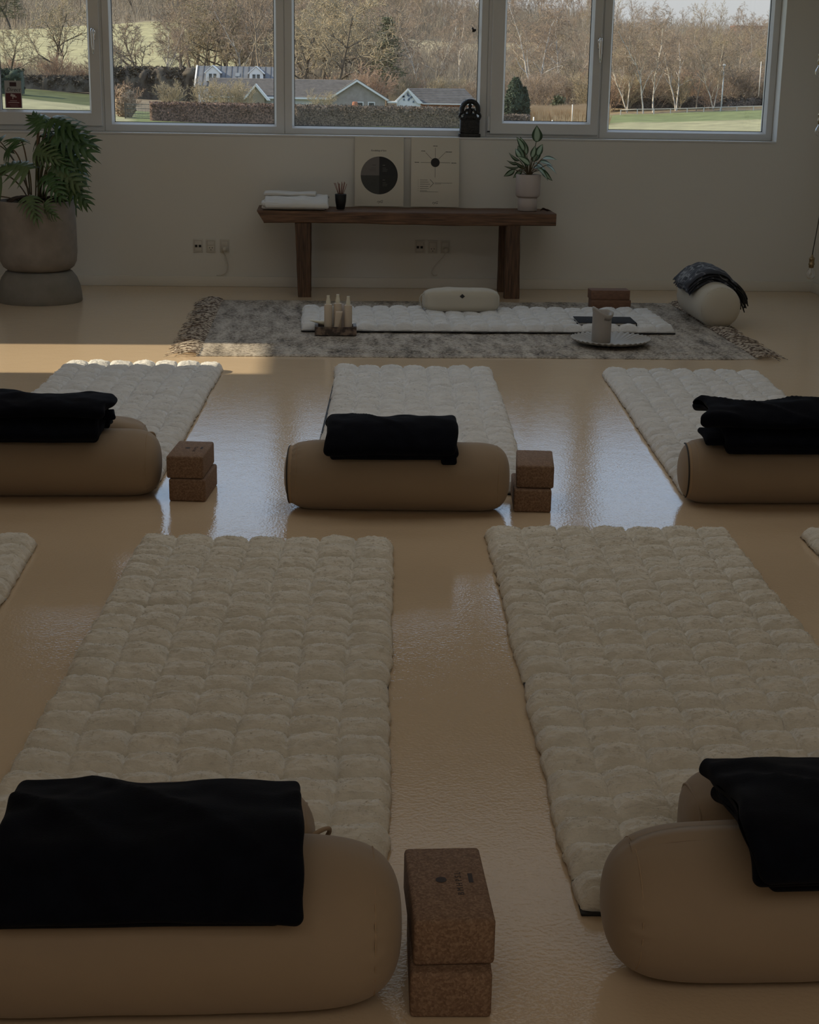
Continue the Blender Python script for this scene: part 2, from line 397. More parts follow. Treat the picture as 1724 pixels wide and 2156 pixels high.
# glazed door on the left that lets the low sun in
d = empty('door_1', (XL-.1, 7.52, 0)); struct(d, 'glazed door in the left wall')
bm = bmesh.new()
for (a, b, c, e) in ((7.02, 7.12, 0, 2.27), (7.92, 8.02, 0, 2.27), (7.12, 7.92, 2.19, 2.27), (7.12, 7.92, 0, .03)): box_bm(XL-.16, XL-.08, a, b, c, e, bm=bm)
o = from_bm('door_frame', bm, M['white'], d); o.matrix_parent_inverse = Matrix.Translation(-d.location)
o = box('glass_pane', XL-.125, XL-.12, 7.12, 7.92, .03, 2.19, M['glass'], d); o.matrix_parent_inverse = Matrix.Translation(-d.location)
# frames added around the ceiling fill lights, out of view above the picture
for n_, (cy, sy, en, colr) in enumerate(CEILING_FILLS):
    bm = bmesh.new(); y0, y1 = cy-sy/2, cy+sy/2
    for (a, b, c, e) in ((-1.46, 2.26, y0-.06, y0), (-1.46, 2.26, y1, y1+.06), (-1.46, -1.4, y0, y1), (2.2, 2.26, y0, y1)): box_bm(a, b, c, e, ZC-.04, ZC, bm=bm)
    struct(from_bm('window_%d' % (6+n_), bm, M['white']), 'white frame added around a fill light under the ceiling above the picture')  # added with the fill light; the ceiling behind has no opening

# ------------------------------------------------------------------ quilted mats
def quilt(w, l, rows, cols, res, seed, m, parent, warp=.10, hmax=.037, fine=1.0, bow=0.0, tufts=60000, tl=1.0):
    nx = int(w/res)+1; ny = int(l/(res*.9))+1
    U, V = np.meshgrid(np.linspace(0, 1, nx), np.linspace(0, 1, ny), indexing='ij')
    x = U*w; y = V*l
    edge = np.minimum(np.minimum(U, 1-U)*cols, np.minimum(V, 1-V)*rows); ef = np.clip(edge, 0, 1)
    cu = U*cols+ef*warp*fbm(x*3, y*5, 0, seed, 2)
    ci = np.floor(U*cols)
    cv = V*rows+np.clip(np.minimum(V, 1-V)*rows, 0, 1)*(warp*1.4*fbm(x*5, y*4, 0, seed+3, 2)+.16*vnoise(ci*3.7, V*rows*.8, 0, seed+9)*np.abs(np.sin(PI*np.clip(cu, 0, cols)))**.5)
    fu = np.abs(np.sin(PI*cu)); fv = np.abs(np.sin(PI*cv))
    cell = vnoise(np.floor(cu)*5.3, np.floor(cv)*7.1, 0, seed+20)
    h = .011+hmax*(fv**.50)*(.55+.45*fu**.40)*(1+.16*cell)-.010*np.exp(-(fv/.17)**2)
    h -= .006*np.exp(-(fu/.12)**2)
    h *= np.clip(edge*5, 0, 1)**.5*.72+.28
    # the fabric sags a little towards the viewer: skew pillow
    h += .0035*fbm(x*9, y*9, 0, seed+30, 2)*ef
    h += fine*(.0036*vnoise(x*60, y*130, 0, seed+40)+.0022*vnoise(x*120, y*230, 0, seed+41)+.0032*vnoise(x*26, y*62, 0, seed+42))
    # scalloped outline
    ox = (U-.5)*2; oy = (V-.5)*2
    px = x+np.sign(ox)*np.clip(np.abs(ox)*cols/2-(cols/2-1), 0, 1)*(.004*fv**.6+.004*vnoise(y*30, 0*y, 0, seed+50)+.006*vnoise(y*4, 0*y, 0, seed+51))
    py = y+np.sign(oy)*np.clip(np.abs(oy)*rows/2-(rows/2-1), 0, 1)*(.005*fu**.6)-.006*(h/.04)
    px = px+bow*np.sin(V*PI)
    top = np.stack([px, py, h], -1).reshape(-1, 3); F = [grid_faces(nx, ny)]
    # skirt
    idx = np.arange(nx*ny).reshape(nx, ny)
    loop = np.concatenate([idx[:, 0], idx[-1, 1:], idx[-2::-1, -1], idx[0, -2:0:-1]])
    c = np.array([w/2, l/2]); low = top[loop].copy(); low[:, 2] = .004
    low[:, :2] += (c-low[:, :2])*np.array([.006/w*2, .006/l*2])
    base = len(top); n = len(loop); a = np.arange(n); b = (a+1) % n
    F.append(np.stack([loop[b], loop[a], base+a, base+b], 1))
    Vv = np.concatenate([top, low]); Ff = np.concatenate(F)
    # short wool tufts standing out of the pile
    rs = np.random.RandomState(seed+500); k = int(tufts); ii = rs.randint(1, nx-1, k); jj = rs.randint(1, ny-1, k); on = (fv[ii, jj] > .45) & (fu[ii, jj] > .2); ii = ii[on]; jj = jj[on]; k = len(ii)
    G = top.reshape(nx, ny, 3); C = G[ii, jj]+rs.randn(k, 3)*np.array([res*.4, res*.4, .0003]); nrm = np.cross(G[ii+1, jj]-G[ii-1, jj], G[ii, jj+1]-G[ii, jj-1]); nrm /= np.linalg.norm(nrm, axis=1)[:, None]
    a = 2*PI*rs.rand(k); dr = np.stack([np.cos(a)*1.2, np.sin(a)*.8, 0*a], 1)*(.5+rs.rand(k))[:, None]+nrm*(.12+.3*rs.rand(k))[:, None]; dr /= np.linalg.norm(dr, axis=1)[:, None]
    sd = np.cross(dr, nrm); sd /= np.linalg.norm(sd, axis=1)[:, None]+1e-9; L = (.006+.006*rs.rand(k))[:, None]*tl; w2 = .0013*tl
    C = C-nrm*.0008; T0 = C-sd*w2; T1 = C+sd*w2; T2 = C+dr*L*.6+sd*w2*.8; T3 = C+dr*L-nrm*.0015
    b0 = len(Vv); q = np.arange(k)*4+b0; TV = np.stack([T0, T1, T2, T3], 1).reshape(-1, 3)
    Vv = np.concatenate([Vv, TV]); Ff = np.concatenate([Ff, np.stack([q, q+1, q+2, q+3], 1)])
    return from_np('fleece_cover', Vv, Ff, m, parent)
def mat_thing(label, corner, ang, w=.735, l=2.2, rows=22, cols=7, res=.007, seed=1, m=None, name='quilted_mat', fine=1.0, group=None, bow=0):
    e = empty(name, (corner[0], corner[1], 0), ang, label, 'mat', group)
    quilt(w, l, rows, cols, res, seed, m or M['fleece'], e, fine=fine, bow=bow, tufts=60000 if res < .005 else 16000, tl=.75 if res < .005 else .9)
    b = box('backing', .003, w-.003, -.010, l-.004, .0005, .006, M['backing'], e, bev=.002)
    return e
G_M = 'quilted fleece mats laid out in two rows'
def bl_corner(tl, tr, l):
    """bottom-left corner and angle from top-left / top-right corners"""
    a = math.atan2(tr[1]-tl[1], tr[0]-tl[0]); return (tl[0]+l*math.sin(a), tl[1]-l*math.cos(a)), a
c, a = bl_corner((-.512, 4.36), (.222, 4.335), 2.2)
mat_thing('cream quilted fleece mat in the front row, left of the centre aisle', (c[0]-.045, c[1]+.0), a-.018, seed=1, res=.0045, group=G_M)
c, a = bl_corner((.504, 4.45), (1.238, 4.425), 2.2)
mat_thing('cream quilted fleece mat in the front row, right of the centre aisle', (c[0], c[1]), a, seed=2, res=.0045, group=G_M)
c, a = bl_corner((.077, 7.17), (.812, 7.13), 2.2)
mat_thing('white quilted fleece mat in the back row, middle one behind the bolster', c, a, seed=3, m=M['fleece_far'], group=G_M, res=.006, bow=.015)
c, a = bl_corner((-1.172, 7.245), (-.44, 7.20), 2.2)
mat_thing('white quilted fleece mat at the back left, its far edge in sunlight', (c[0]+.03, c[1]), a+.02, seed=4, m=M['fleece_far'], group=G_M, res=.006)
c, a = bl_corner((1.325, 7.125), (2.06, 7.09), 2.2)
mat_thing('white quilted fleece mat at the back right', (c[0], c[1]), a-.008, seed=5, m=M['fleece_far'], group=G_M, res=.006)
mat_thing('cream quilted fleece mat corner at the left edge of the front row', (-1.60, 2.14), .0, seed=6, group=G_M, l=2.22, w=.775, res=.006)
mat_thing('cream quilted fleece mat corner at the right edge of the front row', (1.405, 2.24), -.03, seed=7, group=G_M, res=.006)
mat_thing('white quilted fleece mat lying crosswise on the woven rug', (-.10, 8.305), 0, seed=8, w=2.06, l=.74, rows=7, cols=20, res=.007, m=M['fleece_far'], name='quilted_mat', fine=.8)
bpy.data.objects['quilted_mat.007'].location.z = .014

# ------------------------------------------------------------------ bolsters
def bolster(label, cx, cy, L, R, ang=0, m=None, Rz=None, name='bolster', group='beige bolsters at the feet of the mats', seed=0, z0=0, n_end=11, flatten=0.0, strap=None, parts=True, zipflap=False):
    Rz = Rz or R
    e = empty(name, (cx, cy, z0), ang, label, 'bolster', group)
    nu, nt = 90, 72
    # arc-length-ish parametrisation of the profile
    t = np.linspace(-1, 1, nu); xx = np.sign(t)*(1-(1-np.abs(t))**1.9)
    rr = np.clip(1-np.abs(xx)**n_end, 0, 1)**(1/2.7)
    th = np.linspace(0, 2*PI, nt, endpoint=False)
    X, TH = np.meshgrid(xx, th, indexing='ij'); RR = np.repeat(rr[:, None], nt, 1)
    endw = np.exp(-((np.abs(X)-.90)/.05)**2)
    wr = 1+endw*.034*np.sin(TH*27+6*vnoise(TH*2, X*2, 0, seed))*np.clip(.3+vnoise(TH*3, X, 0, seed+2), 0, 1)+.016*fbm(X*3, np.cos(TH)*1.5, np.sin(TH)*1.5, seed+4, 2)
    y = np.cos(TH)*RR*R*wr; z = np.sin(TH)*RR*Rz*wr
    z = np.where(z < -Rz*.93, -Rz*.93+(z+Rz*.93)*.25, z)+Rz*.9475
    V = np.stack([X*L/2, y, z], -1).reshape(-1, 3)
    F = grid_faces(nu, nt); F = []
    for i in range(nu-1):
        for k in range(nt): F.append((i*nt+k, (i+1)*nt+k, (i+1)*nt+(k+1) % nt, i*nt+(k+1) % nt))
    F = np.array(F)
    c = from_np('cover', V, F, m or M['bolster'], e)
    zc = Rz*.9475
    def ringpts(xf, k=1.004, a0=0, a1=2*PI, n=60):
        r = (1-abs(xf)**n_end)**(1/2.7)*k
        return [(xf*L/2, math.cos(a0+(a1-a0)*i/n)*R*r, zc+math.sin(a0+(a1-a0)*i/n)*Rz*r) for i in range(n+1)]
    if parts:
        for s in (-.885, .885):
            tube('end_seam', ringpts(s, .999), .0011, M['strap'] if m is None else m, e, n=6)
    if strap is not None:
        s = strap
        V, F = [], []
        prof = []
        for i in range(25):
            a = PI*(.42+.95*i/24)
            xf = s*(.925+.012*math.sin(PI*i/24)); r = (1-min(abs(xf), .99)**n_end)**(1/2.7)
            prof.append((xf*L/2, math.cos(a)*R*r*.998, zc+math.sin(a)*Rz*r*.998))
        V = []
        for (x, y, z) in prof: V += [(x-.009, y, z), (x+.009, y, z), (x+.009, y*1.02, zc+(z-zc)*1.025), (x-.009, y*1.02, zc+(z-zc)*1.025)]
        F = []
        for i in range(24):
            for k in range(4): F.append((i*4+k, i*4+(k+1) % 4, (i+1)*4+(k+1) % 4, (i+1)*4+k))
        F += [(0, 1, 2, 3), (96, 99, 98, 97)]
        me = bpy.data.meshes.new('carry_strap'); me.from_pydata(V, [], F); link_mesh('carry_strap', me, M['strap'], e, True)
        tube('strap_edge', [(x+s*.010, y*1.0, zc+(z-zc)*1.0) for (x, y, z) in prof], .003, M['zip'], e, n=6)
    if zipflap:
        V = []; F = []; N = 40
        for i in range(N+1):
            xf = -.90+1.7*i/N; r = (1-abs(xf)**n_end)**(1/2.7)
            for (a, k) in ((1.50, 1.0), (1.50, 1.035), (1.66, 1.03), (1.78, 1.0)):
                V.append((xf*L/2, math.cos(a)*R*r*k, zc+math.sin(a)*Rz*r*k))
        for i in range(N):
            for k in range(3): F.append((i*4+k, i*4+k+1, (i+1)*4+k+1, (i+1)*4+k))
        me = bpy.data.meshes.new('zip_flap'); me.from_pydata(V, [], F); link_mesh('zip_flap', me, M['bolster'], e, True)
    return e
bolster('beige bolster in the left foreground under a folded navy blanket', -.245, 2.035, .735, .128, .0, seed=1, n_end=8)
bolster('beige bolster in the right foreground with a zip flap along its top', .802, 2.085, .735, .122, .0, seed=2, n_end=7, zipflap=True)
bolster('beige bolster in the middle of the back row, dark seam at its left end', .25, 4.775, .722, .112, -.045, seed=3, strap=-1)
bolster('beige bolster at the left edge of the back row', -.885, 4.95, .735, .112, .0, seed=4)
bolster('beige bolster at the right edge of the back row with a strap over its end', 1.555, 4.86, .735, .110, -.0, seed=5, strap=-1)
bolster('pale round bolster lying end-on at the right of the woven rug', 2.262, 8.84, .68, .124, PI/2+.0, m=M['natural'], seed=6, z0=.012, n_end=11, group=None)

# ------------------------------------------------------------------ cork blocks
def text(name, s, size, m, parent, loc, rot=(0, 0, 0), ext=.0002, align='CENTER', shear=0):
    cu = bpy.data.curves.new(name, 'FONT'); cu.body = s; cu.size = size; cu.extrude = ext; cu.align_x = align; cu.align_y = 'CENTER'; cu.shear = shear
    tmp = bpy.data.objects.new(name, cu); COL.objects.link(tmp); bpy.context.view_layer.update()
    me = bpy.data.meshes.new_from_object(tmp.evaluated_get(bpy.context.evaluated_depsgraph_get())); bpy.data.objects.remove(tmp); me.materials.clear(); me.materials.append(m)
    o = bpy.data.objects.new(name, me); COL.objects.link(o); o.location = loc; o.rotation_euler = rot; o.parent = parent
    return o
_cork = [None]
def block(label, x, y, z, ang, group, w=.12, l=.225, h=.0745, m=None, name='cork_block', printed=False, bev=.007):
    m = m or M['cork']
    o = box(name, 0, w, 0, l, 0, h, m, bev=bev, seg=3)
    o.location = (x, y, z); o.rotation_euler = (0, 0, ang); tag(o, label, 'yoga block', group)
    if printed:
        lathe('printed_dot', [(.0001, h+.0001), (.0085, h+.0001), (.0085, h+.0005), (.0001, h+.0005)], M['print'], o, 24, (.050, .120, 0))
        text('lettering', 'B M H P S L', .014, M['print'], o, (.077, .108, h+.0002), (0, 0, PI/2))
        box('printed_mark', .092, .099, .110, .138, h+.0001, h+.0004, M['print'], o)
    return o
GB = 'cork yoga blocks stacked in pairs beside the bolsters'
block('lower cork block beside the left foreground bolster', .1326, 1.964, 0, -.036, GB)
block('upper cork block with a printed dot, beside the left foreground bolster', .1378, 1.9808, .075, .0121, GB, printed=True)
block('lower cork block beside the middle bolster', .6235, 4.72, 0, -.0768, GB)
block('upper cork block beside the middle bolster', .6314, 4.740, .075, -.117, GB)
block('lower cork block beside the back left bolster', -.4869, 4.8523, 0, -.1085, GB)
block('upper cork block beside the back left bolster', -.4936, 4.8568, .075, -.0967, GB, printed=True)
block('lower reddish block of the pair standing behind the candle', 1.652, 9.24, .015, .0, 'reddish blocks behind the candle', w=.241, l=.12, h=.057, m=M['brickwood'], name='yoga_block', bev=.004)
block('upper reddish block of the pair standing behind the candle', 1.647, 9.24, .0725, .012, 'reddish blocks behind the candle', w=.239, l=.12, h=.057, m=M['brickwood'], name='yoga_block', bev=.004)

# ------------------------------------------------------------------ folded blankets
def slab(x0, x1, path, th, seed, nx=70, wav=.006, endw=.012, tap=(1, 1), yshift=None):
    """a folded fabric layer: path = centre line in (y,z), thickness th, rounded rims, swept from x0 to x1"""
    P = np.array(bez([(0, a, b) for a, b in path], 26) if len(path) < 5 else [(0, a, b) for a, b in path])[:, 1:]
    T = np.gradient(P, axis=0); T /= np.linalg.norm(T, axis=1)[:, None]; N = np.stack([-T[:, 1], T[:, 0]], 1)
    n = len(P); loop = []
    h = th/2
    for i in range(n): loop.append(P[i]+N[i]*h)
    for k in range(1, 8):
        a = PI*k/8; loop.append(P[-1]+N[-1]*h*math.cos(a)+T[-1]*h*math.sin(a))
    for i in range(n-1, -1, -1): loop.append(P[i]-N[i]*h)
    for k in range(1, 8):
        a = PI*k/8; loop.append(P[0]-N[0]*h*math.cos(a)-T[0]*h*math.sin(a))
    loop = np.array(loop); m = len(loop)
    ctr = np.concatenate([P, np.repeat(P[-1:], 7, 0), P[::-1], np.repeat(P[:1], 7, 0)])
    s = np.linspace(0, 1, nx); s = .5-.5*np.cos(PI*s)
    xs = x0+(x1-x0)*s
    e = np.minimum(xs-x0, x1-xs); k = np.sqrt(np.clip(1-(1-np.clip(e/(h*.9), 0, 1))**2, 0, 1))
    V = np.zeros((nx, m, 3))
    for i in range(nx):
        q = ctr+(loop-ctr)*max(k[i], .02)
        V[i, :, 0] = xs[i]; V[i, :, 1] = q[:, 0]; V[i, :, 2] = q[:, 1]
    X = V[..., 0]; Y = V[..., 1]; Z = V[..., 2]
    up = np.clip((loop-ctr)[:, 1]/h, 0, 1)[None, :]
    d = wav*fbm(X*7, Y*9, Z*4, seed, 3)
    V[..., 2] += d*(.35+.65*up)
    V[..., 1] += .5*wav*fbm(X*6, Z*9, Y*5, seed+3, 2)
    sx = np.where(s < .5, -1, 1)[:, None]
    V[..., 0] += endw*fbm(Y*8, Z*14, 0, seed+5, 2)*np.clip(1-np.minimum(s, 1-s)*5, 0, 1)[:, None]
    ridge = 1-np.abs(vnoise(X*5+Y*6, Y*4-X*2, 0, seed+8))
    V[..., 2] += wav*.9*up*(ridge**6)
    F = []
    V = V.reshape(-1, 3); i = np.arange(nx-1)[:, None]; j = np.arange(m)[None, :]
    F = np.stack([(i*m+j).ravel(), (i*m+(j+1) % m).ravel(), ((i+1)*m+(j+1) % m).ravel(), ((i+1)*m+j).ravel()], 1)
    return V, F
def blanket(name, label, layers, m, group=None, cat='blanket'):
    Vs = []; Fs = []; off = 0
    for kw in layers:
        V, F = slab(**kw); Vs.append(V); Fs.append(F+off); off += len(V)
    o = from_np(name, np.concatenate(Vs), np.concatenate(Fs), m); tag(o, label, cat, group); return o
GN = 'folded navy blankets on the bolsters'
# left foreground: thick pad with its front rim folded down over the bolster
blanket('folded_blanket', 'large navy blanket folded flat on the left foreground bolster', [
    dict(x0=-.452, x1=-.045, path=[(2.15, .235), (2.06, .268), (1.97, .268), (1.905, .212)], th=.034, seed=1, wav=.003),
    dict(x0=-.448, x1=-.032, path=[(2.155, .258), (2.05, .285), (1.95, .297), (1.895, .226)], th=.030, seed=2, wav=.003),
    dict(x0=-.452, x1=-.022, path=[(2.155, .279), (2.05, .296), (1.91, .335), (1.886, .220)], th=.028, seed=3, wav=.010, endw=.010),
    ], M['navy'], GN)
blanket('folded_blanket', 'navy blanket folded on the right foreground bolster, cut by the picture edge', [
    dict(x0=.640, x1=1.00, path=[(2.25, .215), (2.12, .262), (2.02, .262), (1.945, .225)], th=.026, seed=11, wav=.004),
    dict(x0=.620, x1=1.02, path=[(2.27, .245), (2.10, .28), (1.98, .29), (1.925, .245)], th=.028, seed=12, wav=.004),
    dict(x0=.612, x1=1.03, path=[(2.25, .264), (2.12, .29), (1.93, .325), (1.905, .262)], th=.030, seed=13, wav=.012, endw=.016),
    ], M['navy'], GN)
blanket('folded_blanket', 'navy blanket folded into a block on the middle bolster', [
    dict(x0=.030, x1=.432, path=[(4.84, .235), (4.80, .245), (4.72, .245), (4.66, .205)], th=.036, seed=21, wav=.004),
    dict(x0=.022, x1=.436, path=[(4.845, .268), (4.79, .278), (4.70, .29), (4.650, .222)], th=.040, seed=22, wav=.008),
    dict(x0=.380, x1=.430, path=[(4.70, .225), (4.66, .215), (4.648, .20), (4.645, .185)], th=.020, seed=23, wav=.004, nx=30),
    ], M['navy'], GN)
blanket('folded_blanket', 'navy blanket with loose corners on the back left bolster', [
    dict(x0=-1.14, x1=-.705, path=[(5.04, .225), (4.98, .25), (4.90, .25), (4.835, .215)], th=.034, seed=31, wav=.004),
    dict(x0=-1.14, x1=-.700, path=[(5.05, .262), (4.98, .282), (4.88, .292), (4.822, .225)], th=.036, seed=32, wav=.007),
    dict(x0=-1.16, x1=-.672, path=[(5.06, .298), (4.98, .314), (4.89, .320), (4.84, .295)], th=.034, seed=33, wav=.010, endw=.02),
    dict(x0=-.73, x1=-.662, path=[(5.00, .262), (4.97, .270), (4.95, .268), (4.93, .262)], th=.020, seed=34, wav=.004, nx=30),
    dict(x0=-.74, x1=-.676, path=[(4.99, .235), (4.96, .243), (4.94, .242), (4.92, .236)], th=.018, seed=35, wav=.004, nx=30),
    ], M['navy'], GN)
blanket('folded_blanket', 'navy blanket with a drooping corner on the back right bolster', [
    dict(x0=1.300, x1=1.78, path=[(4.95, .225), (4.89, .248), (4.80, .248), (4.742, .205)], th=.034, seed=41, wav=.004),
    dict(x0=1.295, x1=1.78, path=[(4.96, .262), (4.88, .28), (4.79, .292), (4.730, .225)], th=.036, seed=42, wav=.007),
    dict(x0=1.238, x1=1.80, path=[(4.97, .300), (4.90, .325), (4.80, .330), (4.745, .290)], th=.034, seed=43, wav=.013, endw=.03),
    dict(x0=1.242, x1=1.33, path=[(4.86, .240), (4.82, .242), (4.79, .236), (4.76, .222)], th=.022, seed=44, wav=.004, nx=30),
    ], M['navy'], GN)

# ------------------------------------------------------------------ meditation pillows
def pillow(label, cx, cy, z0, w, d, h, ang, m, seed, diamond=False, group=None):
    e = empty('meditation_pillow', (cx, cy, z0), ang, label, 'pillow', group)
    nu, nv = 60, 48
    th = np.linspace(0, 2*PI, nu, endpoint=False); u = np.linspace(-1, 1, nv)
    U, T = np.meshgrid(u, th, indexing='ij')
    X = np.sign(U)*(1-(1-np.abs(U))**1.7); r = np.clip(1-np.abs(X)**7, 0, 1)**(1/3.2)
    c, s = np.cos(T), np.sin(T); k = (np.abs(c)**5+np.abs(s)**5)**(-1/5)
    hb = 1-.16*np.abs(X)**2.2
    Y = c*k*r*d/2*(1-.05*X**2); Z = s*k*r*h/2*np.where(s > 0, hb+(.10*(1-np.abs(c*k)**2)), 1)
    Z = Z+.003*fbm(X*4, c*2, s*2, seed, 2)*(s > -.3)
    Z = Z+h/2; V = np.stack([X*w/2, Y, Z], -1).reshape(-1, 3)
    n = nu; i = np.arange(nv-1)[:, None]; j = np.arange(n)[None, :]
    F = np.stack([(i*n+j).ravel(), (i*n+(j+1) % n).ravel(), ((i+1)*n+(j+1) % n).ravel(), ((i+1)*n+j).ravel()], 1)
    from_np('cover', V, F, m, e)
    for sx in (-1, 1):
        x = sx*.93*w/2; rr = (1-.93**7)**(1/3.2)
        pts = []
        for i in range(41):
            a = 2*PI*i/40; cc, ss = math.cos(a), math.sin(a); kk = (abs(cc)**5+abs(ss)**5)**(-.2)
            hh = (1-.16*.93**2.2+.10*(1-abs(cc*kk)**2)) if ss > 0 else 1
            pts.append((x, cc*kk*rr*d/2*.957, h/2+ss*kk*rr*h/2*hh))
        tube('piping', pts, .0025, m, e, n=6)
    if not diamond:
        tube('carry_loop', bez([(w/2*.95, -.05, h*.75), (w/2+.03, -.04, h*.9), (w/2+.035, .03, h*.6), (w/2*.97, .04, h*.35)], 14), .0038, M['strap'], e)
    else:
        bm = bmesh.new(); y = -d/2-.0025
        vs = [bm.verts.new(p) for p in ((-.015, y, h*.76), (0, y, h*.76-.012), (.015, y+.001, h*.76), (0, y+.004, h*.76+.013))]
        f = bm.faces.new(vs); r_ = bmesh.ops.extrude_face_region(bm, geom=[f])
        bmesh.ops.translate(bm, vec=(0, .006, 0), verts=[v for v in r_['geom'] if isinstance(v, bmesh.types.BMVert)])
        from_bm('diamond_logo', bm, M['ink'], e)
        tube('carry_loop', bez([(-w/2*.96, -.03, h*.8), (-w/2-.022, -.03, h*.75), (-w/2-.02, .0, h*.4), (-w/2*.98, .0, h*.1)], 14), .004, M['natural'], e)
    return e
pillow('pale meditation pillow with a black diamond on the crosswise white mat', .825, 8.925, .047, .45, .19, .125, 0, M['natural'], 1, True)
GP = 'beige pillows tucked behind the bolsters'
pillow('beige pillow tucked behind the left foreground bolster under the blanket', -.225, 2.262, .030, .44, .17, .180, 0, M['bolster'], 2, group=GP)
pillow('beige pillow end showing behind the right foreground bolster', .83, 2.32, .030, .44, .19, .178, 0, M['bolster'], 3, group=GP)
pillow('beige pillow behind the back left bolster', -.80, 5.145, .030, .44, .17, .178, .0, M['bolster'], 4, group=GP)

# ------------------------------------------------------------------ woven rug
def rug():
    e = empty('woven_rug', (0, 0, 0), 0, 'grey-brown flecked woven rug with fringed ends near the bench', 'rug')
    m = bpy.data.materials.new('flecked_wool'); nt, b = nodes_of(m); b.inputs['Roughness'].default_value = .95
    tc = nt.nodes.new('ShaderNodeTexCoord'); mp = nt.nodes.new('ShaderNodeMapping'); mp.inputs['Scale'].default_value = (38, 110, 20)
    n = nt.nodes.new('ShaderNodeTexNoise'); n.inputs['Scale'].default_value = 1.6; n.inputs['Detail'].default_value = 5; n.inputs['Roughness'].default_value = .75
    mp2 = nt.nodes.new('ShaderNodeMapping'); mp2.inputs['Scale'].default_value = (9, 2, 1)
    n2 = nt.nodes.new('ShaderNodeTexNoise'); n2.inputs['Scale'].default_value = 1.6; n2.inputs['Detail'].default_value = 3
    ad = nt.nodes.new('ShaderNodeMath'); ad.operation = 'MULTIPLY_ADD'; ad.inputs[1].default_value = .45
    r = nt.nodes.new('ShaderNodeValToRGB'); el = r.color_ramp.elements
    el[0].position = .57; el[0].color = (.05, .042, .036, 1); el[1].position = .84; el[1].color = (.55, .50, .44, 1)
    k = el.new(.69); k.color = (.29, .255, .215, 1)
    nt.links.new(tc.outputs['Object'], mp.inputs[0]); nt.links.new(mp.outputs[0], n.inputs[0])
    nt.links.new(tc.outputs['Object'], mp2.inputs[0]); nt.links.new(mp2.outputs[0], n2.inputs[0])
    nt.links.new(n2.outputs[0], ad.inputs[0]); nt.links.new(n.outputs[0], ad.inputs[2]); nt.links.new(ad.outputs[0], r.inputs[0])
    nt.links.new(r.outputs[0], b.inputs['Base Color'])
    w, l = 2.83, 2.02; nx, ny = 400, 300
    U, V = np.meshgrid(np.linspace(0, 1, nx), np.linspace(0, 1, ny), indexing='ij')
    x = -.61+U*w; y = 7.575+V*l
    h = .009+.0022*vnoise(x*130, y*110, 0, 1)+.0016*np.sin(y*2*PI/.014)+.003*fbm(x*5, y*5, 0, 2, 2)
    ed = np.clip(np.minimum(V, 1-V)*l/.02, 0, 1); h *= .3+.7*ed
    y2 = y+.012*fbm(x*2.2, 0*x, 0, 3, 2)*(1-2*V)+.003*vnoise(x*70, V*0, 0, 9)
    x2 = x+.02*fbm(y*1.5, 0*x, 0, 5, 2)*(np.abs(U-.5)*2)**6
    # front right corner creeps out a little
    top = np.stack([x2, y2, h], -1).reshape(-1, 3); low = top.copy(); low[:, 2] = .0005
    idx = np.arange(nx*ny).reshape(nx, ny); loop = np.concatenate([idx[:, 0], idx[-1, 1:], idx[-2::-1, -1], idx[0, -2:0:-1]])
    base = len(top); a = np.arange(len(loop)); bb = (a+1) % len(loop)
    F = np.concatenate([grid_faces(nx, ny), np.stack([loop[bb], loop[a], base+a, base+bb], 1)])
    from_np('woven_field', np.concatenate([top, low[loop]]), F, m, e)
    fm = mat('fringe_wool', (.15, .115, .095), .95, col2=(.55, .49, .42), scale=45, lo=.45, hi=.55)
    rnd = random.Random(3)
    for side in (-1, 1):
        V, F = [], []
        n = 150
        for i in range(n):
            yy = 7.58+2.0*(i+.5)/n; x0 = -.605 if side < 0 else 2.215
            for k in range(2):
                L = rnd.uniform(.09, .16); a = rnd.gauss(-.3 if side > 0 else -.1, .28)+.35*math.sin(i*.21)+.2*math.sin(i*.9)
                q = [(x0-side*.01, yy, .012), (x0+side*L*.3, yy+.01*rnd.gauss(0, 1), .012+rnd.uniform(.008, .03)),
                     (x0+side*L*.7, yy+L*.5*math.sin(a), .008+rnd.uniform(0, .02)), (x0+side*L, yy+L*math.sin(a), .004)]
                tube_data(bez(q, 5), [.0030, .0032, .003, .0026, .002, .0012], 4, V, F, cap=False)
        me = bpy.data.meshes.new('fringe'); me.from_pydata(V, [], F); o = link_mesh('fringe', me, fm, e, True)
    return e
rug()

# ------------------------------------------------------------------ things on the rug
def tray():
    e = empty('stone_tray', (.089, 8.18, .014), 0, 'small brown marble tray holding cream bottles on the rug', 'tray')
    bm = bmesh.new(); W, D, H, t = .112, .125, .044, .007
    box_bm(-W, W, 0, D, 0, .006, bm=bm); box_bm(-W, W, 0, t, .006, H, bm=bm); box_bm(-W, W, D-t, D, .006, H, bm=bm)
    from_bm('tray_body', bm, M['marble'], e)
    box('side_wall', -W, -W+.018, t, D-t, .006, H+.004, M['marble_in'], e); box('side_wall', W-.018, W, t, D-t, .006, H+.004, M['marble_in'], e)
tray()
def bottle(label, x, y, h=.158, r=.0215):
    e = empty('spray_bottle', (x, y, .0205), 0, label, 'bottle', 'cream spray bottles in the marble tray')
    lathe('bottle_body', [(.0001, 0), (r*.95, 0), (r, .003), (r, h-.012), (r*.93, h-.003), (r*.6, h), (.0001, h)], M['bottle'], e, 28)
    lathe('nozzle', [(.0125, h), (.0125, h+.012), (.0105, h+.020), (.0080, h+.034), (.0082, h+.044), (.0001, h+.0445)], M['cap'], e, 20)
    return e
bottle('left cream spray bottle in the marble tray', .049, 8.215)
bottle('middle cream spray bottle in the marble tray, the tallest', .100, 8.225, .163)
bottle('right cream spray bottle in the marble tray', .156, 8.213, .155)
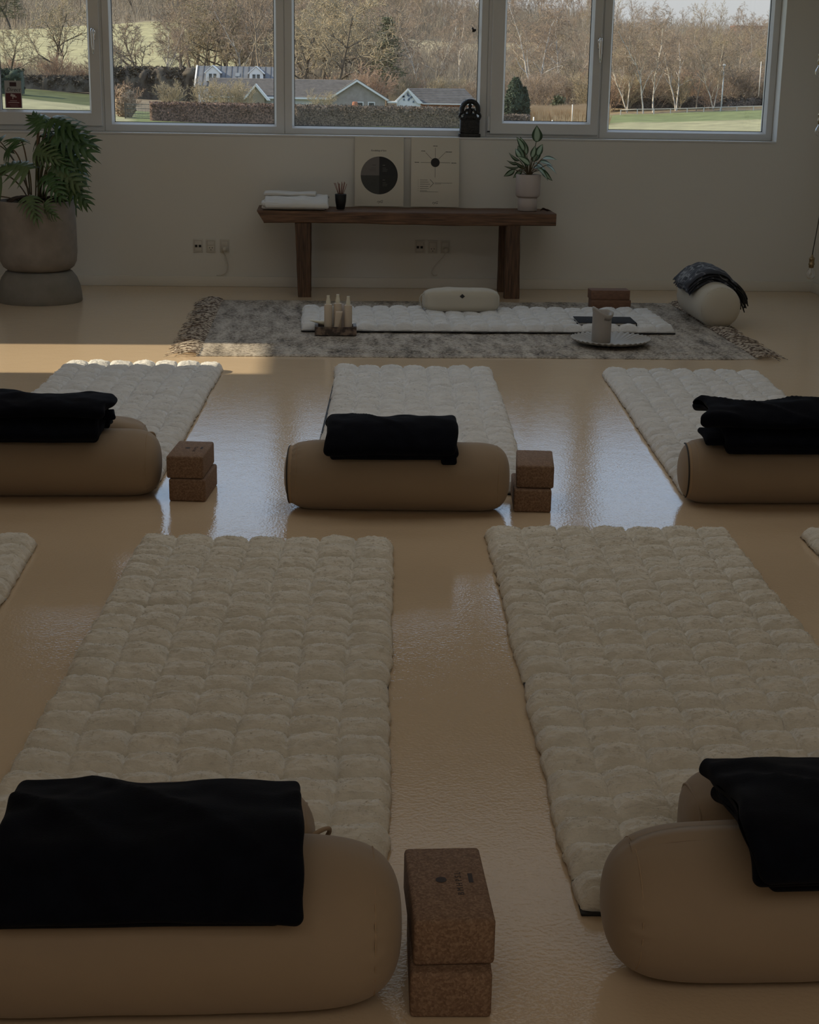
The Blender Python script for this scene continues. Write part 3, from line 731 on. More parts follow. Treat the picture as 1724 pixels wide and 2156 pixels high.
def bottle2(label, x, y, h, r, m):
    o = lathe('bottle', [(.0001, 0), (r, 0), (r, h-.02), (r*.6, h-.01), (r*.4, h), (.0001, h)], m, None, 20, (0, 0, 0)); o.location = (x, y, .0205); tag(o, label, 'bottle'); return o
bottle2('slim white bottle behind the left and middle spray bottles', .076, 8.262, .140, .013, M['linen'])
bottle2('slim pale bottle behind the middle and right spray bottles', .128, 8.262, .150, .016, M['palecer'])
def sachet(label, name, cat, p0, p1, w0, w1, th, m):
    p0, p1 = Vector(p0), Vector(p1); ax = (p1-p0).normalized(); sd = Vector((0, 1, 0)) if abs(ax.x) > .7 else Vector((1, 0, 0)); nrm = ax.cross(sd).normalized()
    V, F = [], []; n = 12; k = 12
    for i in range(n+1):
        t = i/n; p = p0.lerp(p1, t); w = w0+(w1-w0)*t; hh = th*(1-t)**.6+.0008
        for j in range(k):
            a = 2*PI*j/k; V.append(tuple(p+sd*math.cos(a)*w+nrm*math.sin(a)*hh))
    for i in range(n):
        for j in range(k): F.append((i*k+j, i*k+(j+1) % k, (i+1)*k+(j+1) % k, (i+1)*k+j))
    F += [tuple(range(k))[::-1], tuple(n*k+j for j in range(k))]
    me = bpy.data.meshes.new(name); me.from_pydata(V, [], F); o = link_mesh(name, me, m, None, True); tag(o, label, cat); return o
sachet('cream tube standing in the tray in front of the middle bottle', 'cream_tube', 'tube', (.088, 8.197, .022), (.108, 8.194, .142), .011, .020, .009, M['bottle'])
sachet('cream tube lying across the left rim of the marble tray', 'cream_tube', 'tube', (.055, 8.255, .062), (-.052, 8.235, .088), .014, .022, .013, M['cap'])

def plate_candle():
    n = 96
    def fn(x, y, z, a, r):
        rr = r+(.0030*math.cos(a*40) if r > .198 else 0); zz = z+(.0034*math.cos(a*40)*min(1, max(0, (r-.06)/.12)) if z > .008 else 0)
        return rr*math.cos(a), rr*math.sin(a), zz
    prof = [(.0001, 0), (.10, 0), (.115, .004), (.195, .022), (.2085, .0285), (.2105, .0325), (.208, .0345), (.195, .030), (.12, .013), (.07, .0095), (.0001, .009)]
    o = lathe('ribbed_plate', prof, M['plate'], None, 192, (0, 0, 0), fn); o.location = (1.535, 7.965, .012)
    tag(o, 'round ribbed off-white plate under the candle on the rug', 'plate')
    e = empty('pillar_candle', (1.487, 7.985, .0215), 0, 'thick grey pillar candle with a melted rim on the ribbed plate', 'candle')
    V, F = [], []; k = 56
    def top(a): return .178-.028*(.5+.5*math.cos(a+.35))**1.5+.010*math.sin(2*a+1.0)
    rings = []
    zs = [0, .003, .06, .11, .125]
    for z in zs: rings.append([( .0505*(1-(.03 if z == 0 else 0))*math.cos(2*PI*i/k), .0505*(1-(.03 if z == 0 else 0))*math.sin(2*PI*i/k), z) for i in range(k)])
    for (dr, dz) in ((.000, -.03), (.003, -.012), (.004, -.003), (.001, .0), (-.005, -.001), (-.012, -.012), (-.020, -.030)):
        rings.append([((.0505+dr+(.006*max(0, math.cos(2*PI*i/k))**3 if dz > -.02 and dr > 0 else 0))*math.cos(2*PI*i/k), (.0505+dr+(.006*max(0, math.cos(2*PI*i/k))**3 if dz > -.02 and dr > 0 else 0))*math.sin(2*PI*i/k), top(2*PI*i/k)+dz) for i in range(k)])
    rings.append([(.012*math.cos(2*PI*i/k), .012*math.sin(2*PI*i/k), .118) for i in range(k)])
    for r in rings: V += r
    for i in range(len(rings)-1):
        for j in range(k): F.append((i*k+j, i*k+(j+1) % k, (i+1)*k+(j+1) % k, (i+1)*k+j))
    F += [tuple(range(k))[::-1], tuple((len(rings)-1)*k+j for j in range(k))]
    me = bpy.data.meshes.new('wax_body'); me.from_pydata(V, [], F); link_mesh('wax_body', me, M['wax'], e, True)
    tube('wick', [(0, 0, .116), (.001, 0, .128), (.004, .001, .136)], .0013, M['ink'], e, 6)
plate_candle()
def notebook():
    e = empty('notebook', (1.592, 8.47, .050), -.03, 'black notebook lying on the crosswise mat behind the candle', 'notebook')
    bm = box_bm(-.162, .162, -.118, .118, .013, .0165, .0015); box_bm(-.162, .162, -.118, .118, 0, .003, .001, bm=bm); box_bm(.158, .163, -.118, .118, .0, .0165, .0015, bm=bm)
    from_bm('cover', bm, M['bookcover'], e, autosmooth=35)
    box('pages', -.157, .157, -.113, .113, .003, .013, M['paper'], e)
notebook()
def shawl():
    e = empty('folded_shawl', (2.25, 8.86, 0), 0, 'dark grey patterned shawl with black tassels on the pale round bolster', 'shawl')
    m = bpy.data.materials.new('patterned_shawl'); nt, b = nodes_of(m); b.inputs['Roughness'].default_value = .9
    tc = nt.nodes.new('ShaderNodeTexCoord'); n = nt.nodes.new('ShaderNodeTexNoise'); n.inputs['Scale'].default_value = 9; n.inputs['Detail'].default_value = 1.2
    n.inputs['Distortion'].default_value = 1.0
    r = nt.nodes.new('ShaderNodeValToRGB'); el = r.color_ramp.elements; el[0].position = .44; el[0].color = (.035, .038, .048, 1); el[1].position = .56; el[1].color = (.035, .038, .05, 1)
    for p, c in ((.47, (.26, .27, .29)), (.495, (.03, .032, .04)), (.52, (.09, .095, .115))): k = el.new(p); k.color = (*c, 1)
    nt.links.new(tc.outputs['Object'], n.inputs[0]); nt.links.new(n.outputs[0], r.inputs[0]); nt.links.new(r.outputs[0], b.inputs['Base Color'])
    # three draped layers over the bolster crown, x is across the bolster axis
    Vs, Fs, off = [], [], 0
    for li in range(4):
        nu, nv = 60, 40
        U, W = np.meshgrid(np.linspace(-1, 1, nu), np.linspace(-1, 1, nv), indexing='ij')
        R = .134+li*.014
        half = [.150, .160, .170, .172][li]
        phi = U*half/R*.93; ln = [.17, .175, .18, .185][li]
        X = R*np.sin(phi)*1.0-.002; Z = .13+R*np.cos(phi)*1.0
        sag = np.clip(-U-.45, 0, 1)*.02
        Y = W*ln+.015*fbm(U*2, W*2, 0, li, 2)
        bulge = .022*np.exp(-((U-.05)**2)/.3)*(li/3)*(1-.5*W**2)
        Z = Z+bulge+.006*fbm(U*4, W*4, 0, li+7, 2)-sag-.012*np.clip(np.abs(W)-.8, 0, 1)*5
        X = X-.016*np.clip(-U, 0, 1)
        rim = (1-np.clip(np.abs(U)*1.0, 0, 1)**14)*(1-np.clip(np.abs(W), 0, 1)**14); tk = .0075*np.sqrt(np.clip(rim, 0, 1))
        top = np.stack([X+np.sin(phi)*tk, Y, Z+np.cos(phi)*tk], -1).reshape(-1, 3); bot = np.stack([X-np.sin(phi)*tk, Y, Z-np.cos(phi)*tk], -1).reshape(-1, 3)
        Fg = grid_faces(nu, nv)
        Vs += [top, bot]; Fs += [Fg+off, Fg[:, ::-1]+off+len(top)]; off += 2*len(top)
    from_np('shawl_cloth', np.concatenate(Vs), np.concatenate(Fs), m, e)
    V, F = [], []; rnd = random.Random(5)
    for i in range(46):
        y0 = rnd.uniform(-.17, .02); x0 = .128+rnd.uniform(-.01, .015); z0 = .222+rnd.uniform(-.015, .03)
        L = rnd.uniform(.07, .135)
        q = [(x0-.05, y0+.01, z0+.028), (x0, y0, z0), (x0+.045+rnd.uniform(-.01, .02), y0-.01, z0-L*.35), (x0+.058+rnd.uniform(-.014, .02), y0-.015, z0-L)]
        tube_data(bez(q, 8), [.004, .0045, .005, .0045, .004, .0038, .0045, .005, .003], 5, V, F)
    me = bpy.data.meshes.new('tassel'); me.from_pydata(V, [], F); o = link_mesh('tassel', me, M['ink'], e, True); o['label'] = 'black tassels'; o['kind'] = 'stuff'
shawl()

# ------------------------------------------------------------------ bench and what stands on it
def bench():
    e = empty('wooden_bench', (.55, 9.78, 0), 0, 'long rustic dark wooden bench against the wall under the windows', 'bench')
    bm = bmesh.new(); nx = 60
    xs = np.linspace(-.938, .948, nx); secs = []
    for i, x in enumerate(xs):
        s = (x+.938)/1.886; zb = .463+.004*math.sin(s*7)+.003*mnoise.noise(Vector((x*5, 0, 0))); zt = .541+.0025*mnoise.noise(Vector((x*6, 3, 0)))-.004*math.sin(PI*s)
        yf = .004*mnoise.noise(Vector((x*4, 7, 0))); yb = .42
        k = .006
        sh = 0
        xt = x; xb = x+(.042 if i == 0 else (.030 if i == 1 else (.012 if i == 2 else 0)))
        pts = [(xb, yf+k, zb), (xb, yf, zb+k), (xt, yf, zt-k), (xt, yf+k, zt), (xt, yb-k, zt), (xt, yb, zt-k), (xb, yb, zb+k), (xb, yb-k, zb)]
        secs.append([bm.verts.new(p) for p in pts])
    for a, b in zip(secs, secs[1:]):
        for k in range(8): bm.faces.new((a[k], a[(k+1) % 8], b[(k+1) % 8], b[k]))
    bm.faces.new(secs[0]); bm.faces.new(secs[-1][::-1])
    from_bm('seat_plank', bm, M['bench'], e, autosmooth=40)
    def leg(xt0, xt1, xb0, xb1, y0, y1, seed):
        bm = bmesh.new(); n = 14; S = []
        for i in range(n+1):
            t = i/n; z = .464*(1-t); a = xt0+(xb0-xt0)*t; b = xt1+(xb1-xt1)*t; w = .004*mnoise.noise(Vector((seed, z*9, 0))); k = .006
            S.append([bm.verts.new(p) for p in ((a+w, y0+k, z), (a+w+k, y0, z), (b+w-k, y0, z), (b+w, y0+k, z), (b+w, y1, z), (a+w, y1, z))])
        for a, b in zip(S, S[1:]):
            for k in range(6): bm.faces.new((a[k], a[(k+1) % 6], b[(k+1) % 6], b[k]))
        bm.faces.new(S[0]); bm.faces.new(S[-1][::-1])
        return from_bm('leg', bm, M['benchleg'], e, autosmooth=40)
    leg(-.702, -.605, -.683, -.601, .005, .085, 1); leg(.635, .722, .636, .732, .005, .085, 2)
    leg(-.700, -.600, -.680, -.600, .33, .41, 3); leg(.632, .70, .632, .70, .33, .41, 4)
bench()
BT = .5415
def towel():
    blanket('folded_towel', 'folded white towel on the left end of the wooden bench', [
        dict(x0=-.352, x1=.045, path=[(10.09, .553), (9.98, .556), (9.88, .556), (9.825, .556)], th=.024, seed=51, wav=.003, endw=.010),
        dict(x0=-.358, x1=.050, path=[(10.10, .580), (9.98, .583), (9.87, .582), (9.815, .576)], th=.026, seed=52, wav=.003, endw=.008),
        dict(x0=-.345, x1=.056, path=[(10.11, .607), (9.98, .610), (9.86, .612), (9.80, .566)], th=.026, seed=53, wav=.007, endw=.010),
        dict(x0=-.352, x1=-.02, path=[(10.12, .628), (10.05, .630), (9.99, .630), (9.95, .628)], th=.016, seed=54, wav=.006, endw=.010),
    ], M['linen'], None, 'towel')
towel()
def cup():
    o = lathe('incense_cup', [(.0001, 0), (.023, 0), (.026, .004), (.034, .05), (.037, .094), (.034, .096), (.031, .085), (.0001, .083)], M['blackcer'], None, 36)
    o.location = (.137, 9.93, BT); tag(o, 'small black cup holding incense sticks on the bench', 'cup')
    rnd = random.Random(4); base = None
    for i in range(10):
        a = rnd.uniform(0, 2*PI); tx = -.040+.08*i/9; 
        p0 = (tx*.3, math.sin(a)*.012, .0); p1 = (tx*.95+rnd.uniform(-.004, .004), math.sin(a)*.012, .085+rnd.uniform(-.015, .006))
        q = tube('incense_stick', [p0, p1], .0021, M['incense'], None, 6); q.location = (.137, 9.93, BT+.085)
        tag(q, 'rust-brown incense stick standing in the small black cup', 'incense stick', 'incense sticks in the black cup')
cup()
def poster(label, x0, x1):
    w = x1-x0; h = .443
    e = empty('poster', ((x0+x1)/2, 10.205, BT+.0005), 0, label, 'poster'); e.rotation_euler = (-math.asin(.063/h), 0, 0)
    box('board', -w/2, w/2, 0, .008, 0, h, M['poster'], e, bev=.001)
    return e, h
R90 = (PI/2, 0, 0)
def flat_poly(name, pts, m, e, y=-.0008):
    me = bpy.data.meshes.new(name); V = [(x, y, z) for x, z in pts]+[(x, -.0001, z) for x, z in pts]; n = len(pts)
    F = [tuple(range(n)), tuple(range(2*n-1, n-1, -1))]+[(i, i+n, (i+1) % n+n, (i+1) % n) for i in range(n)]
    me.from_pydata(V, [], F); return link_mesh(name, me, m, e)
def bars(name, rects, m, e, y=-.0012):
    bm = bmesh.new()
    for (a, b, c, d) in rects: box_bm(a, b, y, -.0001, c, d, bm=bm)
    return from_bm(name, bm, m, e)
e, h = poster('cream poster with a large dark quartered circle leaning on the wall', .232, .552)
text('lettering', 'Fordeling af fem', .0155, M['ink'], e, (-.005, -.0004, h*.805), R90, shear=.25)
cx, cz, R = .0, .198, .121
for k, mm in ((0, 'ink'), (1, 'ink_g1'), (2, 'ink_g2'), (3, 'ink_g3')):
    pts = [(cx, cz)]+[(cx+R*math.cos(PI/2*k+PI/2*i/24), cz+R*math.sin(PI/2*k+PI/2*i/24)) for i in range(25)]
    flat_poly('circle_quarter', pts, M[mm], e)
rnd = random.Random(2)
for (x, z, mm, al) in ((-.022, .262, 'ink_g3', -1), (.022, .262, 'inkpale', 1), (-.022, .168, 'ink_g3', -1), (.022, .168, 'inkpale', 1)):
    rs = []
    for i in range(4):
        L = (.022, .03, .045, .04)[i]*(1 if al < 0 else .7); zz = z-(0 if i == 0 else .008)-i*.0095; hh = .0022 if i == 0 else .0012
        rs.append((x-L, x, zz, zz+hh) if al < 0 else (x, x+L, zz, zz+hh))
    bars('caption_lines', rs, M[mm], e)
text('lettering', 'ryG', .024, M['ink'], e, (.004, -.0004, .030), R90, shear=.3)
e, h = poster('cream poster with a small black dot and radiating lines leaning on the wall', .600, .915)
flat_poly('black_dot', [(.0+.029*math.cos(2*PI*i/40), .285+.029*math.sin(2*PI*i/40)) for i in range(40)], M['ink'], e, -.0012)
def ray_line(a, r0, r1, cz=.285):
    c, s = math.cos(a), math.sin(a); t = .0009
    return [(c*r0-s*t, cz+s*r0+c*t), (c*r1-s*t, cz+s*r1+c*t), (c*r1+s*t, cz+s*r1-c*t), (c*r0+s*t, cz+s*r0-c*t)]
for a, r1 in ((0, .098), (PI/4, .092), (PI/2, .094), (3*PI/4, .088), (PI, .096), (-PI/2, .095)): flat_poly('ray_line', ray_line(a, .03, r1), M['ink'], e)
for w_, x, z in ((.014, 0, .390), (.013, -.079, .358), (.021, .088, .354), (.014, -.120, .286), (.016, .122, .283)):
    bars('tiny_caption', [(x-w_, x-w_*.1, z-.0016, z+.0016), (x, x+w_, z-.0018, z+.0014)], M['ink'], e)
for i in range(6): bars('list_lines', [(-.112, -.109, .172-i*.0137, .174-i*.0137), (-.099, -.099+(.050, .056, .066, .055, .058, .046)[i], .172-i*.0137, .1737-i*.0137)], M['ink'], e)
bars('list_lines', [(-.099, .02, .0965, .098), (-.003, .113, .1545, .156), (-.003, .040, .1475, .149)], M['ink'], e)
flat_poly('arrow_bracket', [(-.034, .176), (-.032, .1775), (-.008, .152), (-.032, .1255), (-.034, .127), (-.0115, .152)], M['ink'], e)
text('lettering', 'ryG', .024, M['ink'], e, (.0, -.0004, .027), R90, shear=.3)

def leaf_mesh(L, W, curl=.3, n=12, cup=.15):
    """simple ovate leaf along +x, returns V, F, rimfade"""
    V, F, A = [], [], []; k = 5
    for i in range(n+1):
        t = i/n; w = W*(math.sin(PI*min(1, t**.8))**.9)*(1-.25*t)
        for j in range(-2, 3):
            s = j/2; x = L*t; y = s*w; z = -curl*L*t*t+cup*w*abs(s)
            V.append((x, y, z)); A.append(min(1, max(abs(s)**1.2*1.0, abs(t-.5)**3*6)))
    for i in range(n):
        for j in range(k-1): F.append((i*k+j, i*k+j+1, (i+1)*k+j+1, (i+1)*k+j))
    return V, F, A
def bench_plant():
    e = empty('potted_plant', (1.338, 9.985, BT), 0, 'variegated green plant in a pale stepped pot on the right end of the bench', 'plant')
    lathe('pot_base', [(.0001, 0), (.058, 0), (.062, .004), (.062, .082), (.058, .086), (.0001, .086)], M['palecer'], e, 48)
    lathe('pot', [(.0001, .086), (.066, .086), (.074, .092), (.079, .10), (.080, .226), (.078, .230), (.072, .230), (.072, .215), (.0001, .213)], M['palecer'], e, 48)
    lathe('soil', [(.0001, .2135), (.0715, .2135), (.0715, .218), (.0001, .222)], M['soil'], e, 32)
    rnd = random.Random(12)
    # (tip dx, dz, length) leaves fan upwards then droop
    spec = [(.045, .40, .105, 1.45, .032), (.050, .345, .08, 1.3, .022), (-.035, .375, .10, 2.0, .019), (-.015, .35, .12, 1.9, .020), (-.055, .335, .07, 2.3, .016), (-.03, .325, .09, 2.1, .020),
            (-.075, .30, .07, 3.3, .020), (.085, .33, .085, .3, .018), (.105, .29, .09, -.3, .018), (-.06, .28, .10, 3.5, .016), (.05, .275, .10, -.5, .017), (.08, .265, .10, -.9, .015), (-.09, .26, .09, 3.9, .016), (-.04, .26, .08, 4.0, .014),
            (.02, .31, .10, .9, .020), (0, .29, .09, 2.4, .020), (.03, .27, .08, .2, .018), (-.02, .27, .08, 3.0, .018), (.065, .31, .08, .1, .020), (-.06, .315, .08, 2.9, .018), (.01, .335, .08, 1.2, .018), (.035, .30, .09, -.2, .016)]
    SV, SF = [], []
    for i, (x, z, L, a, W) in enumerate(spec):
        y = rnd.uniform(-.04, .03); bx = x*.22; V, F, A = leaf_mesh(L, W*1.35, .25 if 1 < a < 2.2 else .45)
        p0 = Vector((x, y, z)) if i > 0 else Vector((.046, 0, .445))
        if i == 0: p0 = Vector((.040, -.01, .43))
        if i == 1: p0 = Vector((.052, -.01, .345))
        roll = rnd.uniform(-.5, .5)
        Mx = Matrix.Translation(p0) @ Matrix.Rotation(rnd.uniform(-.5, .5), 4, 'Z') @ Matrix.Rotation(-a, 4, 'Y') @ Matrix.Rotation(PI/2+roll if abs(math.sin(a)) > .5 else .5, 4, 'X')
        me = bpy.data.meshes.new('leaf'); me.from_pydata([tuple(Mx @ Vector(v)) for v in V], [], F)
        at = me.attributes.new('rimfade', 'FLOAT', 'POINT'); at.data.foreach_set('value', A)
        o = link_mesh('leaf', me, M['leaf2'], e, True)
        tube_data(bez([(bx*.5, y*.3, .215), (bx, y*.6, .26), (x*.7, y, z-.02), tuple(p0)], 8), .0028, 5, SV, SF)
    me = bpy.data.meshes.new('stem'); me.from_pydata(SV, [], SF); link_mesh('stem', me, M['petiole'], e, True)
    o = lathe('dry_leaf', [(.0001, 0), (.02, .0)], M['soil'], None, 3)
    bpy.data.objects.remove(o)
    V, F, A = leaf_mesh(.075, .015, -.0, 10, .9)
    V = [(x, y+.004*math.sin(x*90), z+.012*abs(math.sin(x*70))*(1-x/.08)+.001) for x, y, z in V]
    V += [(x, y, z+.0012) for x, y, z in V]; nn = len(V)//2; F2 = F+[tuple(q+nn for q in f[::-1]) for f in F]
    me = bpy.data.meshes.new('dry_leaf'); me.from_pydata(V, [], F2); o = link_mesh('dry_leaf', me, mat('dry_leaf', (.06, .03, .02), .9), None, True)
    o.location = (1.412, 9.92, BT+.002); tag(o, 'curled dry brown leaf fallen beside the pale pot on the bench', 'leaf')
bench_plant()

# ------------------------------------------------------------------ statue
def statue():
    e = empty('stone_statue', (.985, 10.335, WZ0+.002), 0, 'small black carved statue with a ring arch on the window board', 'statue')
    m = mat('black_carved_stone', (.006, .006, .006), .5, col2=(.02, .019, .017), scale=50, bump=1, bscale=70, bdist=.008)
    bm = box_bm(-.071, .071, -.035, .035, 0, .022, .004); box_bm(-.064, .064, -.030, .030, .02, .115, .010, bm=bm); box_bm(-.067, .067, -.032, .032, .108, .126, .005, bm=bm)
    o = from_bm('pedestal', bm, m, e, autosmooth=40)
    V, F = [], []
    pts = [(.0525*math.cos(a)*1.0, 0, .172+.055*math.sin(a)) for a in [(-.5+i*(PI+1.0)/36) for i in range(37)]]
    tube_data(pts, [.0165]*37, 12, V, F)
    for i, (x, y, z) in enumerate(V): V[i] = (x, y*1.25, z)
    me = bpy.data.meshes.new('ring_arch'); me.from_pydata(V, [], F); link_mesh('ring_arch', me, m, e, True)
    def rad(a, z, r): return (r, z)
    lathe('seated_figure', [(.0001, .118), (.046, .120), (.048, .135), (.034, .148), (.017, .155), (.019, .168), (.016, .180), (.008, .186), (.0125, .193), (.012, .203), (.006, .212), (.003, .220), (.0001, .221)], m, e, 20)
    V, F = [], []
    for s in (-1, 1):
        tube_data(bez([(s*.017, -.004, .176), (s*.034, -.008, .165), (s*.040, -.018, .145), (s*.028, -.026, .132)], 8), [.008, .008, .0075, .007, .007, .007, .007, .008, .006], 8, V, F)
        tube_data(bez([(s*.01, -.012, .128), (s*.04, -.03, .135), (s*.052, -.02, .128), (s*.02, -.034, .122)], 8), .010, 8, V, F)
    me = bpy.data.meshes.new('folded_limbs'); me.from_pydata(V, [], F); link_mesh('folded_limbs', me, m, e, True)
    for s in (-1, 1):
        V, F = [], []
        tube_data(bez([(s*.062, -.01, .12), (s*.075, -.01, .135), (s*.060, -.01, .15), (s*.055, -.005, .16)], 8), .0085, 8, V, F)
        me = bpy.data.meshes.new('carved_flame'); me.from_pydata(V, [], F); link_mesh('carved_flame', me, m, e, True)
statue()
def ornament():
    bm = bmesh.new(); box_bm(-.009, .009, -.012, .0, -.012, .008, .003, bm=bm)
    r = bmesh.ops.create_cone(bm, segments=10, radius1=.009, radius2=.001, depth=.016, cap_ends=True)
    bmesh.ops.translate(bm, verts=r['verts'], vec=(-.006, -.006, .014))
    r = bmesh.ops.create_uvsphere(bm, u_segments=10, v_segments=8, radius=.008); bmesh.ops.translate(bm, verts=r['verts'], vec=(.009, -.006, .001))
    o = from_bm('window_ornament', bm, mat('dark_ornament', (.02, .012, .008), .6), autosmooth=40); o.location = (1.005, YW+.043, 1.66)
    tag(o, 'tiny dark figure stuck on the middle window pane near its right edge', 'ornament')
ornament()
def sticker():
    e = empty('window_sticker', (-1.9775, YW+.036, 1.124), 0, 'white and red alarm sticker on the leftmost window pane', 'sticker')
    box('sticker_sheet', -.054, .054, -.001, .0, 0, .172, mat('sticker_white', (.42, .41, .39), .5), e)
    box('red_panel', -.049, .049, -.0016, -.001, .004, .094, mat('sticker_red', (.10, .012, .016), .5), e)
    box('emblem', -.021, .022, -.0016, -.001, .136, .162, mat('sticker_maroon', (.035, .008, .010), .5), e)
    text('sticker_word', 'Direct', .034, M['ink'], e, (0, -.0012, .115), R90, shear=.35)
    pw = mat('sticker_print', (.50, .42, .40), .5)
    bm = box_bm(-.018, .012, -.0022, -.0016, -.008, .008, .002); 
    for v in bm.verts: v.co = Vector((v.co.x*math.cos(.3)+v.co.z*math.sin(.3), v.co.y, .078-v.co.x*math.sin(.3)+v.co.z*math.cos(.3)))
    box_bm(-.006, -.001, -.0022, -.0016, .056, .07, bm=bm); box_bm(.012, .020, -.0022, -.0016, .066, .074, bm=bm)
    from_bm('camera_symbol', bm, pw, e)
    bars('small_print', [(-.022, .022, .044, .047), (-.034, .036, .033, .037), (-.026, .026, .021, .022), (-.020, .030, .012, .013)], pw, e, -.0021)
sticker()

# ------------------------------------------------------------------ sockets
def socket(label, x, z, kind):
    e = empty('wall_socket', (x, YF, z), 0, label, 'socket', 'white wall sockets under the windows')
    box('faceplate', -.030, .030, -.009, -.0002, -.042, .042, M['socket'], e, bev=.002)
    bm = bmesh.new()
    for (a, b, c, d) in ((-.024, .024, .033, .0345), (-.024, .024, -.0345, -.033), (-.024, -.0225, -.033, .033), (.0225, .024, -.033, .033)): box_bm(a, b, -.0095, -.0088, c, d, bm=bm)
    from_bm('groove', bm, mat('socket_shadow_gap', (.28, .26, .22), .7), e)
    if kind == 'data':
        for s in (-1, 1): box('data_port', s*.0125-.008, s*.0125+.008, -.011, -.0088, -.010, .006, M['ink'], e)
    else:
        box('rocker', -.021, .021, -.0115, -.0088, .003, .030, M['socket'], e, bev=.0015)
        if kind == 'open':
            for (a, b) in ((-.009, -.012), (.009, -.012), (0, -.026)): lathe('pin_hole', [(.0001, 0), (.0032, 0), (.0032, .0008), (.0001, .0008)], M['ink'], e, 12).rotation_euler = (PI/2, 0, 0)
            hs = [c for c in e.children if c.name.startswith('pin_hole')]
            for c, (a, b) in zip(hs, ((-.009, -.012), (.009, -.012), (0, -.026))): c.location = (a, -.0088, b)
def plug(label, x, z, pts):
    e = empty('power_plug', (x, YF-.0115, z), 0, label, 'plug')
    lathe('plug_body', [(.0001, 0), (.016, 0), (.017, .004), (.015, .024), (.009, .030), (.0001, .030)], M['socket'], e, 24).rotation_euler = (PI/2, 0, 0)
    tube('cable', bez(pts, 20), .0033, M['socket'], e, 8)
SZ = .267
socket('white data socket with two dark ports, leftmost left of the bench', -.796, SZ, 'data')
socket('white power socket in the middle of the trio left of the bench', -.712, SZ, 'open')
socket('white power socket with a plug in it, left of the bench', -.622, SZ, 'plugged')
plug('white plug with a cable dropping to the baseboard left of the bench', -.622, SZ-.018, [(0, -.02, -.01), (.012, -.016, -.09), (.055, -.01, -.15), (-.01, -.006, -.178), (-.055, -.004, -.174)])
socket('white data socket with two dark ports, behind the bench', .668, SZ+.007, 'data')
socket('white power socket in the middle of the trio behind the bench', .755, SZ+.007, 'open')
socket('white power socket with a plug in it, behind the bench', .838, SZ+.007, 'plugged')
plug('white plug with a cable curling down behind the bench', .838, SZ-.011, [(0, -.02, -.01), (-.005, -.014, -.07), (-.13, -.008, -.11), (-.095, -.006, -.185), (-.05, -.004, -.165)])

# ------------------------------------------------------------------ hanging bulbs at the right edge
def pendant(label, x, y, z, pts):
    e = empty('pendant_bulb', (x, y, z), 0, label, 'pendant lamp', 'clear bulbs hanging on cords at the right edge')
    lathe('glass_bulb', [(.0001, -.030), (.010, -.0285), (.020, -.022), (.028, -.010), (.030, .002), (.027, .015), (.019, .028), (.014, .040), (.013, .050), (.012, .050), (.0125, .040), (.0175, .028), (.0255, .015), (.0285, .002), (.0265, -.010), (.019, -.0205), (.009, -.027), (.0001, -.0285)], M['bulbglass'], e, 28)
    lathe('lamp_socket', [(.0001, .040), (.0125, .042), (.016, .046), (.016, .060), (.019, .062), (.019, .070), (.0165, .073), (.0165, .095), (.019, .098), (.017, .106), (.008, .112), (.006, .125), (.0001, .126)], M['brass'], e, 24)
    tube('filament_post', [(0, 0, .045), (0, 0, .012), (.006, 0, -.002), (-.006, 0, -.008), (0, 0, .010)], .0014, M['brass'], e, 6)
    tube('cord', bez(pts, 14), .0035, M['cord'], e, 8)
pendant('lowest clear bulb with a brass socket hanging near the floor at the right edge', 3.105, 9.60, .195, [(0, 0, .12), (.010, 0, .26), (.05, 0, .5), (.14, 0, 1.5), (.15, 0, 2.555)])
pendant('middle clear bulb hanging at the right edge of the picture', 3.085, 9.60, 1.074, [(0, 0, .12), (0, 0, .5), (0, 0, 1.0), (0, 0, 1.676)])
pendant('highest clear bulb hanging at the right edge of the picture', 3.055, 9.60, 1.425, [(0, 0, .12), (0, 0, .5), (0, 0, 1.0), (0, 0, 1.325)])

